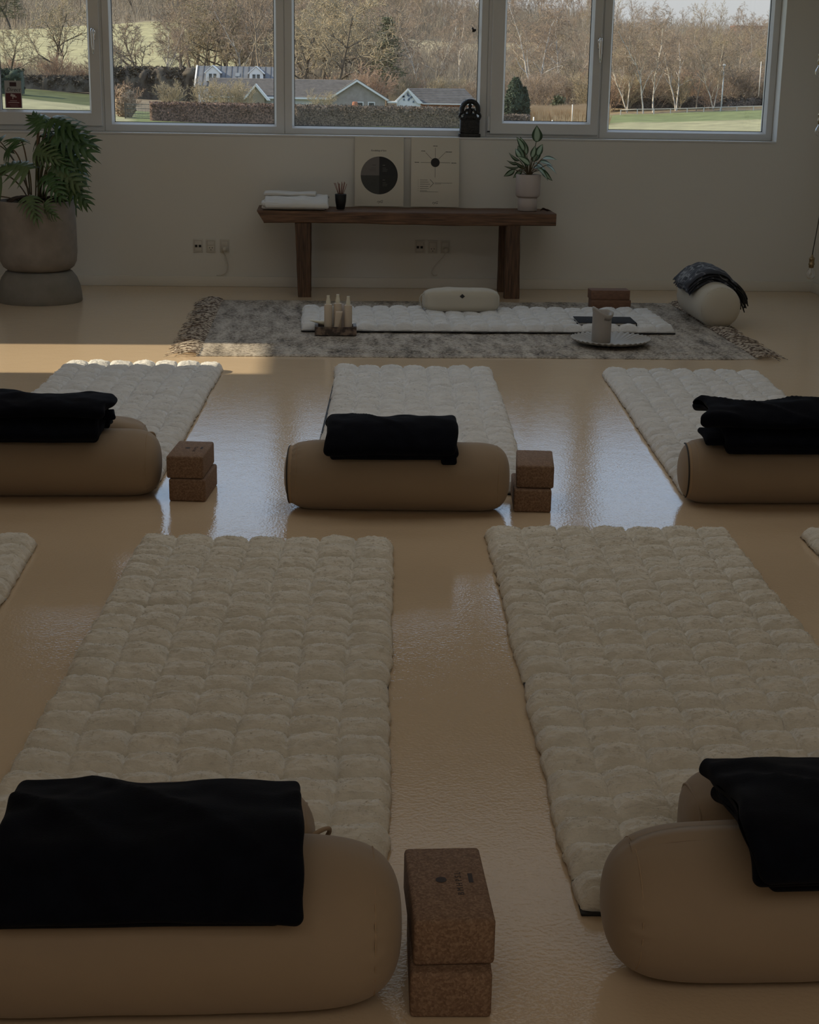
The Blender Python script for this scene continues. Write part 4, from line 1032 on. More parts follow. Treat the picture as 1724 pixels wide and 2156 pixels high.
# ------------------------------------------------------------------ big planter with philodendron
def big_plant():
    e = empty('potted_philodendron', (-1.705, 9.53, 0), 0, 'large split-leaf philodendron in a grey two-part clay planter at the left', 'plant')
    lathe('planter_base', [(.0001, 0), (.250, 0), (.2535, .006), (.252, .05), (.243, .10), (.226, .145), (.200, .180), (.185, .188), (.0001, .188)], M['stone2'], e, 72)
    lathe('planter_bowl', [(.0001, .186), (.150, .186), (.185, .192), (.212, .212), (.228, .245), (.234, .30), (.2335, .45), (.231, .60), (.228, .605), (.216, .605), (.214, .59), (.214, .56), (.0001, .558)], M['stone'], e, 72)
    lathe('soil', [(.0001, .559), (.2135, .559), (.2135, .575), (.1, .585), (.0001, .59)], M['soil'], e, 40)
    rnd = random.Random(8)
    def lobed(L, W):
        V, F = [], []
        def strip(p0, d, l, w, bend, z0, zdrop, k=7):
            b = len(V); p = Vector(p0); dd = Vector(d).normalized()
            for i in range(k+1):
                t = i/k; ang = bend*t; q = Vector((dd.x*math.cos(ang)-dd.y*math.sin(ang), dd.x*math.sin(ang)+dd.y*math.cos(ang), 0))
                ww = w*(1-t**2.2)**.8*(.75+.5*math.sin(PI*min(1, t+.1))*.5); s = Vector((-q.y, q.x, 0))
                z = z0-zdrop*t*t*l
                V.append((p.x+s.x*ww, p.y+s.y*ww, z-.06*ww)); V.append((p.x, p.y, z+.004)); V.append((p.x-s.x*ww, p.y-s.y*ww, z-.06*ww))
                p = p+q*(l/k)
            for i in range(k):
                F.append((b+i*3, b+i*3+1, b+i*3+4, b+i*3+3)); F.append((b+i*3+1, b+i*3+2, b+i*3+5, b+i*3+4))
        strip((0, 0, 0), (1, 0, 0), L, .022*L/.25, 0, 0, .9, 10)
        n = 7
        for i in range(n):
            t = (i-.5)/n; x = L*(t*.86+.02)
            zz = -.9*(max(0, x)/L)**2*L
            l = W*(1-.62*max(0, t)**1.5)*(.88 if i == 0 else 1)*rnd.uniform(.9, 1.1)
            a = 1.95-1.45*(i/n)
            for s in (-1, 1):
                strip((max(x, 0), 0, 0), (math.cos(a), s*math.sin(a), 0), l, .0165*L/.25+.001, -s*.5, zz, .55, 6)
        # web of the blade between the lobes
        b = len(V); k = 12
        for i in range(k+1):
            t = i/k; ww = W*.30*math.sin(PI*min(1, .18+t*.82))**.8*(1-.4*t); z = -.9*t*t*L*.86
            V.extend([(L*.86*t, ww, z-.12*ww), (L*.86*t, 0, z+.002), (L*.86*t, -ww, z-.12*ww)])
        for i in range(k):
            F.append((b+i*3, b+i*3+1, b+i*3+4, b+i*3+3)); F.append((b+i*3+1, b+i*3+2, b+i*3+5, b+i*3+4))
        return V, F
    # base point of each blade (x, y, z rel. to planter axis), heading azimuth, pitch, size, pale?
    L = [((.06, -.05, 1.035), 2.6, .9, .15, 0), ((.13, -.02, 1.085), -.5, -.05, .22, 0), ((.16, -.08, .99), -.3, -.20, .23, 0), ((.17, .02, .92), .2, -.35, .20, 0),
         ((-.07, -.05, .955), 2.4, .5, .13, 0), ((-.02, -.12, .80), 2.8, .45, .22, 1), ((.20, -.05, .84), -.1, -.4, .17, 0), ((.14, -.12, .81), -.6, -.45, .19, 1),
         ((.10, -.14, .76), -1.0, -.6, .17, 0), ((.20, -.1, .73), -.4, -.65, .19, 0), ((.0, -.22, .64), -1.1, -.5, .15, 1), ((.09, -.22, .60), -1.2, -.7, .11, 1),
         ((-.20, -.05, .75), 2.9, .1, .24, 1), ((-.24, .05, .92), 3.0, .1, .24, 0), ((.04, .06, .98), 1.6, .4, .18, 0), ((-.30, .10, .98), 2.6, .3, .20, 0), ((.09, .12, .94), 1.0, -.2, .20, 0),
         ((-.28, -.10, .62), 3.3, -.4, .24, 0), ((.08, -.02, .97), -.9, -.2, .17, 0), ((.14, .10, 1.0), .5, -.2, .19, 0), ((.20, .0, .78), .3, -.7, .16, 0),
         ((.17, -.06, .90), -.2, -.3, .18, 0), ((.03, -.10, .90), -.9, -.1, .16, 1), ((.18, .04, 1.0), -.1, -.1, .20, 0), ((.11, -.10, .90), -.7, -.3, .17, 0), ((-.12, -.08, .90), 2.2, .3, .16, 0), ((.16, .08, .68), .2, -.7, .17, 0), ((.05, .0, 1.08), .9, .3, .17, 0)]
    SV, SF = [], []
    for i, (p, az, pit, s, pale) in enumerate(L):
        V, F = lobed(s, s*.62)
        Mx = Matrix.Translation(p) @ Matrix.Rotation(az, 4, 'Z') @ Matrix.Rotation(-pit, 4, 'Y') @ Matrix.Rotation(rnd.uniform(-.5, .5)+(.75 if math.cos(az) > 0 else -.55), 4, 'X')
        me = bpy.data.meshes.new('leaf'); me.from_pydata([tuple(Mx @ Vector(v)) for v in V], [], F); link_mesh('leaf', me, M['leafpale'] if pale else M['leaf'], e, True)
        p = Vector(p); b0 = Vector((p.x*.15+rnd.uniform(-.03, .03), p.y*.15+rnd.uniform(-.03, .03), .585))
        mid = Vector((p.x*.35, p.y*.4, .60+(p.z-.6)*.65)); m2 = Vector((p.x*.75, p.y*.8, max(.64, p.z+.03)))
        tube_data(bez([b0, mid, m2, p], 14), .0042, 6, SV, SF)
    me = bpy.data.meshes.new('petioles'); me.from_pydata(SV, [], SF); link_mesh('petioles', me, M['petiole'], e, True)
    V, F = [], []
    for i in range(14):
        a = rnd.uniform(0, 2*PI); tube_data(bez([(0, 0, .58), (.08*math.cos(a), .08*math.sin(a), .66), (.17*math.cos(a), .17*math.sin(a)-.02, .60)], 6), .006, 5, V, F)
    me = bpy.data.meshes.new('root_stubs'); me.from_pydata(V, [], F); link_mesh('root_stubs', me, mat('aerial_root', (.05, .03, .018), .9), e, True)
big_plant()

# ================================================================== outdoors
# distances: the garden hedges stand about 170 m away, the houses 200 m, the wooded hills 300-900 m
def smooth_interp(x, xs, ys):
    return np.interp(x, xs, ys)
S_ = np.array([-1.2, -.30, -.20, -.10, -.03, .04, .10, .16, .20, .30, .42, 1.2])
Y_ = np.array([10., 100, 165, 200, 250, 320, 400, 480, 650, 900, 1500])
Z_ = np.array([
    [-3.2]*12, [-3.2]*12,
    [-1.2, -1.6, -2.1, -3.0, -3.2, -3.2, -3.2, -3.1, -2.9, -2.5, -2.2, -2.2],
    [-.2, -.6, -1.1, -2.8, -3.2, -3.2, -3.1, -2.7, -2.1, -1.35, -.9, -.9],
    [.6, .6, .3, -1.0, -2.2, -2.4, -1.6, -.6, 0, 1, 1.4, 1.4],
    [3, 3, 2.6, 2.9, 2.0, 2.4, 3.2, 3.0, 3.5, 4.2, 5, 5],
    [9, 9.5, 9.8, 10.2, 8.5, 6.8, 8.2, 7.6, 8.2, 8.2, 8, 8],
    [15, 15, 14.6, 18.0, 16, 13.2, 11.9, 14.0, 15.0, 13.6, 13, 13],
    [34, 34, 36, 40, 37, 32, 27, 23.5, 20.5, 17.5, 16, 16],
    [52, 52, 54, 56, 48, 38, 30, 28, 21, 17, 15, 15],
    [50, 50, 50, 50, 48, 38, 32, 29, 24, 20, 18, 18]])
def ground_z(x, y):
    x = np.asarray(x, float); y = np.asarray(y, float); s = x/np.maximum(y, 1)
    def sm(a, tab):
        i = np.clip(np.searchsorted(tab, a)-1, 0, len(tab)-2); t = np.clip((a-tab[i])/(tab[i+1]-tab[i]), 0, 1); return i, t*t*(3-2*t)*.5+t*.5
    i, t = sm(s, S_); j, u = sm(y, Y_)
    return (Z_[j, i]*(1-t)+Z_[j, i+1]*t)*(1-u)+(Z_[j+1, i]*(1-t)+Z_[j+1, i+1]*t)*u
def gz(x, y): return float(ground_z(x, y))
def ground_mat():
    """grass, dry field and leaf litter; the zones are where each grows"""
    m = bpy.data.materials.new('fields_and_litter'); nt, b = nodes_of(m); b.inputs['Roughness'].default_value = 1; b.inputs['Specular IOR Level'].default_value = .1
    at = nt.nodes.new('ShaderNodeAttribute'); at.attribute_name = 'cover'
    tc = nt.nodes.new('ShaderNodeTexCoord'); n = nt.nodes.new('ShaderNodeTexNoise'); n.inputs['Scale'].default_value = .35; n.inputs['Detail'].default_value = 9; n.inputs['Roughness'].default_value = .7
    nt.links.new(tc.outputs['Object'], n.inputs[0])
    mx = nt.nodes.new('ShaderNodeMix'); mx.data_type = 'RGBA'; mx.blend_type = 'MULTIPLY'; mx.inputs[0].default_value = 1
    r = nt.nodes.new('ShaderNodeValToRGB'); r.color_ramp.elements[0].position = .3; r.color_ramp.elements[0].color = (.6, .6, .6, 1); r.color_ramp.elements[1].position = .7; r.color_ramp.elements[1].color = (1.25, 1.25, 1.2, 1)
    nt.links.new(n.outputs[0], r.inputs[0]); nt.links.new(at.outputs['Color'], mx.inputs[6]); nt.links.new(r.outputs[0], mx.inputs[7]); nt.links.new(mx.outputs[2], b.inputs['Base Color'])
    return m
def terrain():
    ns, ny = 340, 420
    s = np.linspace(-1.1, 1.1, ns); y = 11.2*np.exp(np.linspace(0, math.log(1500/11.2), ny))
    S, Y = np.meshgrid(s, y, indexing='ij'); X = S*Y
    Zt = ground_z(X, Y)+np.clip((Y-150)/200, 0, 1)*(.5*fbm(X*.05, Y*.02, 0, 1, 3)+.25*fbm(X*.3, Y*.12, 0, 4, 2))
    V = np.stack([X, Y, Zt], -1).reshape(-1, 3); o = from_np('ground', V, grid_faces(ns, ny)[:, ::-1], ground_mat()); struct(o, 'fields and wooded hillside seen through the windows')
    nz = fbm(X*.06, Y*.03, 0, 9, 3)
    green = np.array([.165, .195, .095]); pale = np.array([.30, .29, .18]); litter = np.array([.22, .185, .14]); field = np.array([.36, .335, .20]); straw = np.array([.40, .345, .23]); dark = np.array([.05, .085, .05])
    C = np.zeros(X.shape+(3,)); C[:] = litter
    def put(mask, c): C[mask] = c
    put(Y < 202, green); put((Y < 179-.8*nz) & (S > .10), pale); put((Y < 203+nz) & (S < -.12), pale)
    put((S < -.12) & (Y > 203) & (Y < 234), green*.55); put((S > .02) & (S < .12) & (Y < 172), np.array([.30, .34, .16]))
    put((S < -.02+.02*nz) & (Y > 262) & (Y < 470-200*np.clip(S+.2, -.1, .0)), field)
    put((S > .045+.01*nz) & (S < .14) & (Y > 400+10*nz) & (Y < 500), straw); put((S >= .13) & (Y > 205), np.array([.27, .21, .135]))
    at = o.data.attributes.new('cover', 'FLOAT_COLOR', 'POINT'); at.data.foreach_set('color', np.concatenate([C.reshape(-1, 3), np.ones((ns*ny, 1))], 1).ravel().astype(np.float32))
terrain()

# -------------------------------------------------- trees
def tri_tubes(segs):
    """segs: array rows (p0 xyz, p1 xyz, r0, r1) -> three-sided tapered tubes"""
    A = np.array(segs); P0, P1, r0, r1 = A[:, :3], A[:, 3:6], A[:, 6:7], A[:, 7:8]
    T = P1-P0; T /= np.linalg.norm(T, axis=1)[:, None]+1e-9
    up = np.where(np.abs(T[:, 2:3]) > .9, np.array([[1., 0, 0]]), np.array([[0, 0, 1.]]))
    a = np.cross(T, up); a /= np.linalg.norm(a, axis=1)[:, None]+1e-9; b = np.cross(T, a)
    n = len(A); V = np.zeros((n, 6, 3))
    for k in range(3):
        c, s = math.cos(2*PI*k/3), math.sin(2*PI*k/3)
        V[:, k] = P0+(a*c+b*s)*r0; V[:, 3+k] = P1+(a*c+b*s)*r1
    base = (np.arange(n)*6)[:, None]
    F = np.concatenate([base+np.array([[k, (k+1) % 3, 3+(k+1) % 3, 3+k]]) for k in range(3)])
    return V.reshape(-1, 3), F
def grow_tree(seed, H, r, levels=(9, 6, 6), angs=(.9, .8, .7), lens=(.42, .45, .5), droop=0., fork=.25, up=.25, twig=.016, nseg=(9, 5, 4, 3), lean=.05, multi=1):
    rnd = random.Random(seed); segs = []
    def limb(p, d, L, r0, lv):
        n = nseg[lv]; step = L/n; kids = []
        rt = max(r0*.25, twig*.6) if lv < 3 else twig*.4
        for i in range(n):
            t0, t1 = i/n, (i+1)/n; ra, rb = r0+(rt-r0)*t0, r0+(rt-r0)*t1
            w = .10+.10*lv
            d = Vector((d.x+rnd.gauss(0, w), d.y+rnd.gauss(0, w), d.z+rnd.gauss(0, w*.7)+(up*.25 if lv and not droop else 0)-(droop*.35 if lv >= 2 else 0))).normalized()
            q = p+d*step; segs.append((*p, *q, ra, rb)); p = q; kids.append((q.copy(), d.copy(), rb, t1))
        if lv >= len(levels): return
        m = levels[lv]
        for j in range(m):
            t = fork+(1-fork)*(j+rnd.random()*.8)/m; k = min(n-1, int(t*n)); q, dd, rb, tt = kids[k]
            az = j*2.4+rnd.uniform(-.5, .5); a = angs[lv]*rnd.uniform(.7, 1.2)
            u = dd.orthogonal().normalized(); v = dd.cross(u); nd = (dd*math.cos(a)+(u*math.cos(az)+v*math.sin(az))*math.sin(a)).normalized()
            if lv == 0: nd.z = max(nd.z, .12)
            limb(q, nd, L*lens[lv]*(1.15-.55*tt)*rnd.uniform(.75, 1.2), max(rb*.6, twig), lv+1)
    for k in range(multi):
        limb(Vector((rnd.uniform(-.3, .3)*(multi > 1), rnd.uniform(-.3, .3)*(multi > 1), -.3)), Vector((rnd.gauss(0, lean)+(.25*math.cos(k*2.1) if multi > 1 else 0), rnd.gauss(0, lean)+(.25*math.sin(k*2.1) if multi > 1 else 0), 1)), H, r, 0)
    return segs
def bark_mat(name, c1, c2, tw, rsplit):
    return mat(name, c1, .9, col2=c2, scale=1.5, detail=6, lo=.4, hi=.6)
MT = dict(
    grey=mat('grey_bark', (.19, .155, .115), .9, col2=(.34, .28, .21), scale=.8),
    warm=mat('warm_twigs', (.23, .175, .13), .9, col2=(.38, .30, .225), scale=.8),
    pale=mat('pale_twigs', (.30, .25, .165), .9, col2=(.42, .35, .23), scale=.8),
    dark=mat('dark_bark', (.075, .062, .05), .9, col2=(.13, .11, .08), scale=.8),
    birch=mat('birch_bark', (.62, .57, .50), .8, col2=(.25, .22, .18), scale=1.6, lo=.5, hi=.66),
    red=mat('reddish_twigs', (.30, .20, .14), .9, col2=(.42, .30, .21), scale=.8),
    needle=mat('pine_needles', (.05, .07, .035), .8, col2=(.14, .15, .085), scale=1.5),
    cypress=mat('cypress_green', (.018, .035, .024), .8, col2=(.05, .075, .045), scale=3))
def tree_meshes(name, segs, thr, mt, mk):
    A = np.array(segs); big = A[:, 6] > thr
    out = []
    for sel, nm, mm in ((big, 'trunk_and_limbs', mt), (~big, 'twigs', mk)):
        V, F = tri_tubes(A[sel]); me = bpy.data.meshes.new(nm); me.vertices.add(len(V)); me.vertices.foreach_set('co', V.astype(np.float32).ravel())
        me.loops.add(F.size); me.loops.foreach_set('vertex_index', F.ravel().astype(np.int32)); me.polygons.add(len(F))
        me.polygons.foreach_set('loop_start', np.arange(0, F.size, 4, dtype=np.int32)); me.polygons.foreach_set('loop_total', np.full(len(F), 4, dtype=np.int32))
        me.update(calc_edges=True); me.materials.append(mm); out.append((nm, me))
    return out
KIND = {}
def kind(k, variants): KIND[k] = variants
kind('wood', [tree_meshes('w', grow_tree(100+i, 12.5, .19, (11, 7, 6), up=.5, angs=(.62, .7, .7), lens=(.40, .46, .5), fork=.3, twig=.026), .045, MT['grey'], MT[('warm', 'pale', 'grey')[i % 3]]) for i in range(4)])
kind('oak', [tree_meshes('o', grow_tree(200+i, 8.5, .26, (13, 10, 9), up=.2, angs=(1.0, .8, .8), lens=(.62, .52, .52), fork=.18, twig=.034), .05, MT['dark'], MT[('pale', 'grey')[i % 2]]) for i in range(3)])
kind('birch', [tree_meshes('b', grow_tree(300+i, 11.5, .13, (14, 9, 8), up=.3, droop=.5 if i < 3 else 0, angs=(.65, .8, .7), lens=(.34, .5, .6), fork=.18, twig=.020, lean=.08, multi=1+i % 2), .035, MT['birch'], MT['warm']) for i in range(4)])
kind('bush', [tree_meshes('s', grow_tree(400+i, 2.6, .05, (9, 7, 4), up=.3, angs=(.7, .6, .6), lens=(.6, .55, .5), fork=.05, twig=.014, multi=5, nseg=(5, 4, 3, 2)), .03, MT[('warm', 'pale', 'red')[i]], MT[('warm', 'pale', 'red')[i]]) for i in range(3)])
def put_tree(name, k, v, x, y, sc, label, cat='tree', group=None, rz=None, sz=1.0, sx=1.0):
    """every tree is its own object; copies share the mesh data of their kind"""
    rz = random.Random(hash((round(x, 2), round(y, 2)))).uniform(0, 6.28) if rz is None else rz
    e = empty(name, (x, y, gz(x, y)), rz, label, cat, group); e.scale = (sc*sx, sc*sx, sc*sz)
    for nm, me in KIND[k][v % len(KIND[k])]:
        c = bpy.data.objects.new(nm, me); COL.objects.link(c); c.parent = e
    return e
R = random.Random(77)
# individual trees that can be picked out, x = slope*distance
def P(s, y): return s*y, y
for i, (s, y, k, v, sc, lab) in enumerate([
    (-.163, 243, 'oak', 0, 1.35, 'large bare spreading tree on the field in the leftmost window'),
    (-.140, 238, 'oak', 1, .75, 'crooked dark bare tree near the right edge of the leftmost window'),
    (-.192, 236, 'oak', 2, .85, 'low bare tree above the sticker in the leftmost window'),
    (-.110, 250, 'oak', 1, 1.15, 'dark branching bare tree at the left side of the second window'),
    (-.099, 252, 'birch', 3, 1.0, 'slender bare tree right of the dark one in the second window'),
    (-.087, 262, 'wood', 1, .95, 'upright bare tree in the second window above the first dormer'),
    (-.073, 268, 'oak', 2, 1.25, 'broad bare tree behind the roof with dormers in the second window'),
    (-.058, 266, 'wood', 0, 1.25, 'tall bare tree behind the left dormer'),
    (-.045, 262, 'wood', 2, 1.35, 'tall bare tree behind the ridge between the dormers'),
    (-.035, 258, 'wood', 3, 1.35, 'tall bare tree behind the right dormer'),
    (-.010, 240, 'oak', 0, 1.45, 'large bare tree at the left side of the middle window'),
    (.010, 236, 'oak', 2, 1.65, 'huge fan-shaped bare tree rising behind the grey gabled house'),
    (.062, 262, 'birch', 0, 1.15, 'pale birch behind the dark roofed house in the middle window'),
    (.072, 275, 'birch', 1, 1.1, 'weeping birch on the slope in the middle window'),
    (.088, 300, 'birch', 2, 1.1, 'white-stemmed birch at the right side of the middle window'),
    (.138, 232, 'birch', 1, 1.35, 'white-stemmed birch left in the narrow casement window'),
    (.150, 236, 'birch', 2, 1.15, 'birch with a forked white stem in the narrow casement window'),
    (.1945, 206, 'birch', 3, .92, 'leaning birch at the left edge of the right window'),
    (.206, 203, 'birch', 0, 1.02, 'birch with a white stem standing left at the fence in the right window'),
    (.2125, 205, 'birch', 2, .98, 'birch pair by the fence, second cluster in the right window'),
    (.2285, 207, 'birch', 1, .98, 'tall birch by the fence in the middle of the right window'),
    (.2400, 206, 'wood', 2, .62, 'dark-stemmed tree by the fence left of the lamp post'),
    (.2500, 205, 'birch', 3, .80, 'pale tree by the fence just left of the lamp post'),
    (.2700, 215, 'oak', 1, .80, 'bare tree right of the lamp post in the right window')]):
    x, yy = P(s, y); put_tree('bare_tree', k, v, x, yy, sc, lab, rz=i*1.3)
def woods(n, smin, smax, ymin, ymax, kinds, label, group, sc=(.8, 1.25), seed=1, name='bare_tree'):
    r = random.Random(seed)
    for i in range(n):
        y = r.uniform(ymin, ymax); s = smin+(smax-smin)*((i+r.random())/n); k = r.choice(kinds)
        put_tree(name, k, r.randrange(4), s*y, y, r.uniform(*sc), label, 'bush' if k == 'bush' else 'tree', group, rz=r.uniform(0, 6.28))
woods(50, -.215, .05, 470, 640, ['wood', 'wood', 'oak'], 'bare tree in the wood above the fields behind the left windows', 'bare trees in the wood above the fields', seed=1, sc=(1.1, 1.6))
woods(50, -.07, .05, 275, 440, ['wood', 'wood', 'birch'], 'bare tree on the slope behind the houses', 'bare trees on the slope behind the houses', seed=2, sc=(.95, 1.3))
woods(16, -.088, -.028, 262, 300, ['wood', 'wood', 'oak', 'birch'], 'tall bare tree crowding behind the roof with dormers', 'tall bare trees behind the dormer roof', seed=12, sc=(1.2, 1.6))
woods(10, -.018, .035, 250, 300, ['oak', 'oak', 'birch'], 'bare spreading tree behind the brown tiled roof', 'bare spreading trees behind the tiled roof', seed=13, sc=(1.2, 1.6))
woods(50, .02, .17, 500, 640, ['wood', 'birch', 'wood'], 'bare tree on the far ridge behind the straw-coloured hill', 'bare trees on the far ridge behind the straw hill', seed=3, sc=(1.1, 1.5))
woods(60, .125, .30, 225, 400, ['wood', 'birch', 'birch', 'oak'], 'bare tree on the brown hillside seen in the two right windows', 'bare trees on the brown hillside at the right', seed=4, sc=(.6, .85))
woods(36, .155, .30, 400, 560, ['wood', 'wood', 'birch'], 'bare tree along the skyline in the right window', 'bare trees along the skyline at the right', seed=5, sc=(.65, .95))
GB_ = 'brushwood behind the garden hedges'
woods(46, -.205, .125, 240, 262, ['bush'], 'bare bush in the brushwood behind the gardens', GB_, seed=6, name='bare_bush', sc=(.9, 1.5))
woods(40, .13, .30, 208, 232, ['bush'], 'bare bush in the undergrowth behind the fence at the right', 'undergrowth behind the fence at the right', seed=7, name='bare_bush', sc=(1.0, 1.7))
for i, (s, y, v, sc, lab) in enumerate([(-.071, 186, 1, 1.35, 'round straw-coloured bush in front of the left dormer house'), (-.056, 184, 1, 1.45, 'straw-coloured bush below the roof between the dormers'), (-.048, 186, 1, 1.25, 'straw-coloured bush left of the small white gable'),
    (-.092, 184, 1, 1.25, 'straw-coloured bush behind the gate'), (-.120, 182, 2, 1.1, 'reddish bush at the left edge of the second window'), (.033, 225, 2, 2.0, 'orange-brown bush behind the grey gable'), (.026, 224, 2, 1.6, 'reddish bush rising behind the right slope of the grey gable'),
    (.002, 184, 1, 1.1, 'small pale bush in front of the tiled roof in the middle window'), (-.163, 238, 2, 1.7, 'reddish bush under the large tree in the leftmost window')]):
    x, yy = P(s, y); put_tree('bare_bush', 'bush', v, x, yy, sc, lab, 'bush', rz=i)
def conifer(label, s, y, H, W, seed, n=26, mm='needle', sparse=.0):
    rnd = random.Random(seed); x, _ = P(s, y); z0 = gz(x, y)
    e = empty('pine_tree', (x, y, z0), 0, label, 'tree')
    V, F = tri_tubes([(0, 0, -.3, 0, 0, H, H*.02, .03)]); from_np('trunk', V, F, MT['grey'], e)
    T = []
    segs = []
    for i in range(n):
        t = .22+.78*i/n; z = H*t; L = W*(1-t)**.75*rnd.uniform(.75, 1.1)+.25
        for j in range(7):
            a = rnd.uniform(0, 6.28); d = Vector((math.cos(a), math.sin(a), rnd.uniform(-.05, .22)))
            l = L*rnd.uniform(.7, 1.05); segs.append((0, 0, z, d.x*l, d.y*l, z+d.z*l, .03, .008))
            for k in range(30):
                q = d*l*rnd.uniform(.25, 1.05); c = Vector((q.x+rnd.gauss(0, .22), q.y+rnd.gauss(0, .22), z+q.z+rnd.gauss(0, .10)))
                for tt in range(1):
                    T.append([c+Vector((rnd.gauss(0, .13), rnd.gauss(0, .13), rnd.gauss(0, .09))) for _ in range(3)])
    V, F = tri_tubes(segs); from_np('branches', V, F, MT['grey'], e)
    V = np.array(T).reshape(-1, 3); from_np('needles', V, np.arange(len(V)).reshape(-1, 3), MT[mm], e, smooth=False)
    return e
conifer('tall grey-green pine in the middle window', .0425, 246, 13.5, 4.6, 1, 30)
conifer('small dark spruce among the grasses in the narrow casement window', .1512, 205, 2.6, .8, 2, 10)
for i, (s, y, H) in enumerate(((-.196, 470, 15), (-.190, 500, 17), (-.186, 480, 13), (-.118, 640, 16), (-.108, 660, 18), (-.100, 650, 15))):
    conifer('dark evergreen in the wood at the top of the left windows', s, y, H, 5.0, 10+i, 16)['group'] = 'dark evergreens in the wood at the left'
def lumpy(name, label, x, y, w, d, h, mm, cat, seed, n=2600, leaf=.07, rz=0, shape='box', z=None, lump=.12):
    z0 = gz(x, y)-.15 if z is None else z
    e = empty(name, (x, y, z0), rz, label, cat); rnd = np.random.RandomState(seed)
    if shape == 'box':
        nx, nz = max(8, int(w/.35)), 14
        t = np.linspace(0, PI, nz); prof = np.stack([-np.cos(t), np.sin(t)], 1); prof = np.sign(prof)*np.abs(prof)**.35
        U, T = np.meshgrid(np.linspace(-.5, .5, nx), np.arange(nz), indexing='ij')
        X = U*w; Y = prof[T.astype(int), 0]*d/2; Z = prof[T.astype(int), 1]*h
        Y = Y+lump*fbm(X*1.3, Z*1.5, 0, seed, 3); Z = Z+lump*.7*fbm(X*1.1, Y*1.2, 5, seed, 3)*(Z > .2)
        V = np.stack([X, Y, Z], -1).reshape(-1, 3); F = grid_faces(nx, nz)
        V2 = V.reshape(nx, nz, 3); F = [tuple(f) for f in F]+[tuple(range(nz)), tuple(range((nx-1)*nz+nz-1, (nx-1)*nz-1, -1))]
        from_np('foliage_body', V, F, mm, e)
        k = n; u = rnd.rand(k)*w-w/2; a = rnd.rand(k)*PI; pr = np.stack([-np.cos(a), np.sin(a)], 1); pr = np.sign(pr)*np.abs(pr)**.35
        C = np.stack([u, pr[:, 0]*d/2+rnd.randn(k)*.08, pr[:, 1]*h+rnd.randn(k)*.06], 1)
    else:
        nu, nv = 28, 22
        TH, PH = np.meshgrid(np.linspace(0, 2*PI, nu), np.linspace(0, 1, nv), indexing='ij')
        def rad(p):
            return np.sin(PI*np.clip(p*.93+.04, 0, 1))**.6*(1-.35*p)
        rr = rad(PH)*(1+.16*fbm(np.cos(TH)*2, np.sin(TH)*2, PH*5, seed, 3))
        X = np.cos(TH)*rr*w/2; Y = np.sin(TH)*rr*d/2; Z = PH*h
        V = np.stack([X, Y, Z], -1).reshape(-1, 3); from_np('foliage_body', V, grid_faces(nu, nv), mm, e)
        k = n; p = rnd.rand(k); th = rnd.rand(k)*2*PI; q = rad(p)*(.93+.16*rnd.rand(k)); C = np.stack([np.cos(th)*q*w/2, np.sin(th)*q*d/2, p*h], 1)
    T = C[:, None, :]+rnd.randn(len(C), 3, 3)*leaf; T[..., 2] = np.maximum(T[..., 2], .02)
    from_np('leaves', T.reshape(-1, 3), np.arange(len(T)*3).reshape(-1, 3), mm, e, smooth=False)
    return e
MH = mat('beech_hedge', (.06, .042, .034), .95, col2=(.24, .155, .12), scale=6.5, detail=10, lo=.40, hi=.62)
MH2 = mat('grey_hedge', (.045, .038, .032), .95, col2=(.19, .15, .12), scale=6.5, detail=10, lo=.40, hi=.62)
lumpy('garden_hedge', 'clipped red-brown beech hedge in the second window, right of the gate', -11.1, 170, 13.6, 1.4, 2.15, MH, 'hedge', 1, 5200, .07)
lumpy('garden_hedge', 'long clipped brown hedge across the middle window', 8.2, 170.5, 21.6, 1.5, 2.2, MH2, 'hedge', 2, 8000, .07)
lumpy('garden_hedge', 'short clipped grey hedge in the narrow casement window', 21.0, 172, 3.9, 1.3, 1.45, MH2, 'hedge', 3, 1500, .06)
lumpy('garden_hedge', 'dark scrubby hedge along the field in the leftmost window', -37, 237, 30, 2.2, 2.1, MT['dark'], 'hedge', 4, 7000, .16, lump=.5)
lumpy('garden_hedge', 'dark grey thicket behind the gardens in the second window', -21.5, 236, 22, 3, 4.4, MT['dark'], 'hedge', 5, 8000, .2, lump=.8)
lumpy('garden_hedge', 'dark low hedge behind the white fence rail in the right window', 52, 212, 26, 1.2, 1.5, MH2, 'hedge', 6, 5000, .12, lump=.3)
lumpy('cypress', 'dark green twin-topped cypress in the narrow casement window', 21.55, 174, 2.6, 2.0, 5.3, MT['cypress'], 'tree', 7, 6000, .10, shape='cone')
lumpy('cypress', 'lower dark cypress shoot beside the twin-topped one', 22.55, 174.6, 1.6, 1.4, 4.3, MT['cypress'], 'tree', 8, 3000, .09, shape='cone')
lumpy('clipped_shrub', 'tan rounded shrub mass at the left edge of the second window', -21.3, 176, 2.6, 2.2, 3.4, mat('tan_shrub', (.22, .15, .10), .95, col2=(.42, .32, .22), scale=2, detail=8), 'bush', 9, 3000, .1, shape='cone')
lumpy('garden_hedge', 'dark bushes at the far end of the field in the leftmost window', -42.5, 215, 6, 3, 3.0, MT['cypress'], 'hedge', 14, 2500, .14, lump=.5)
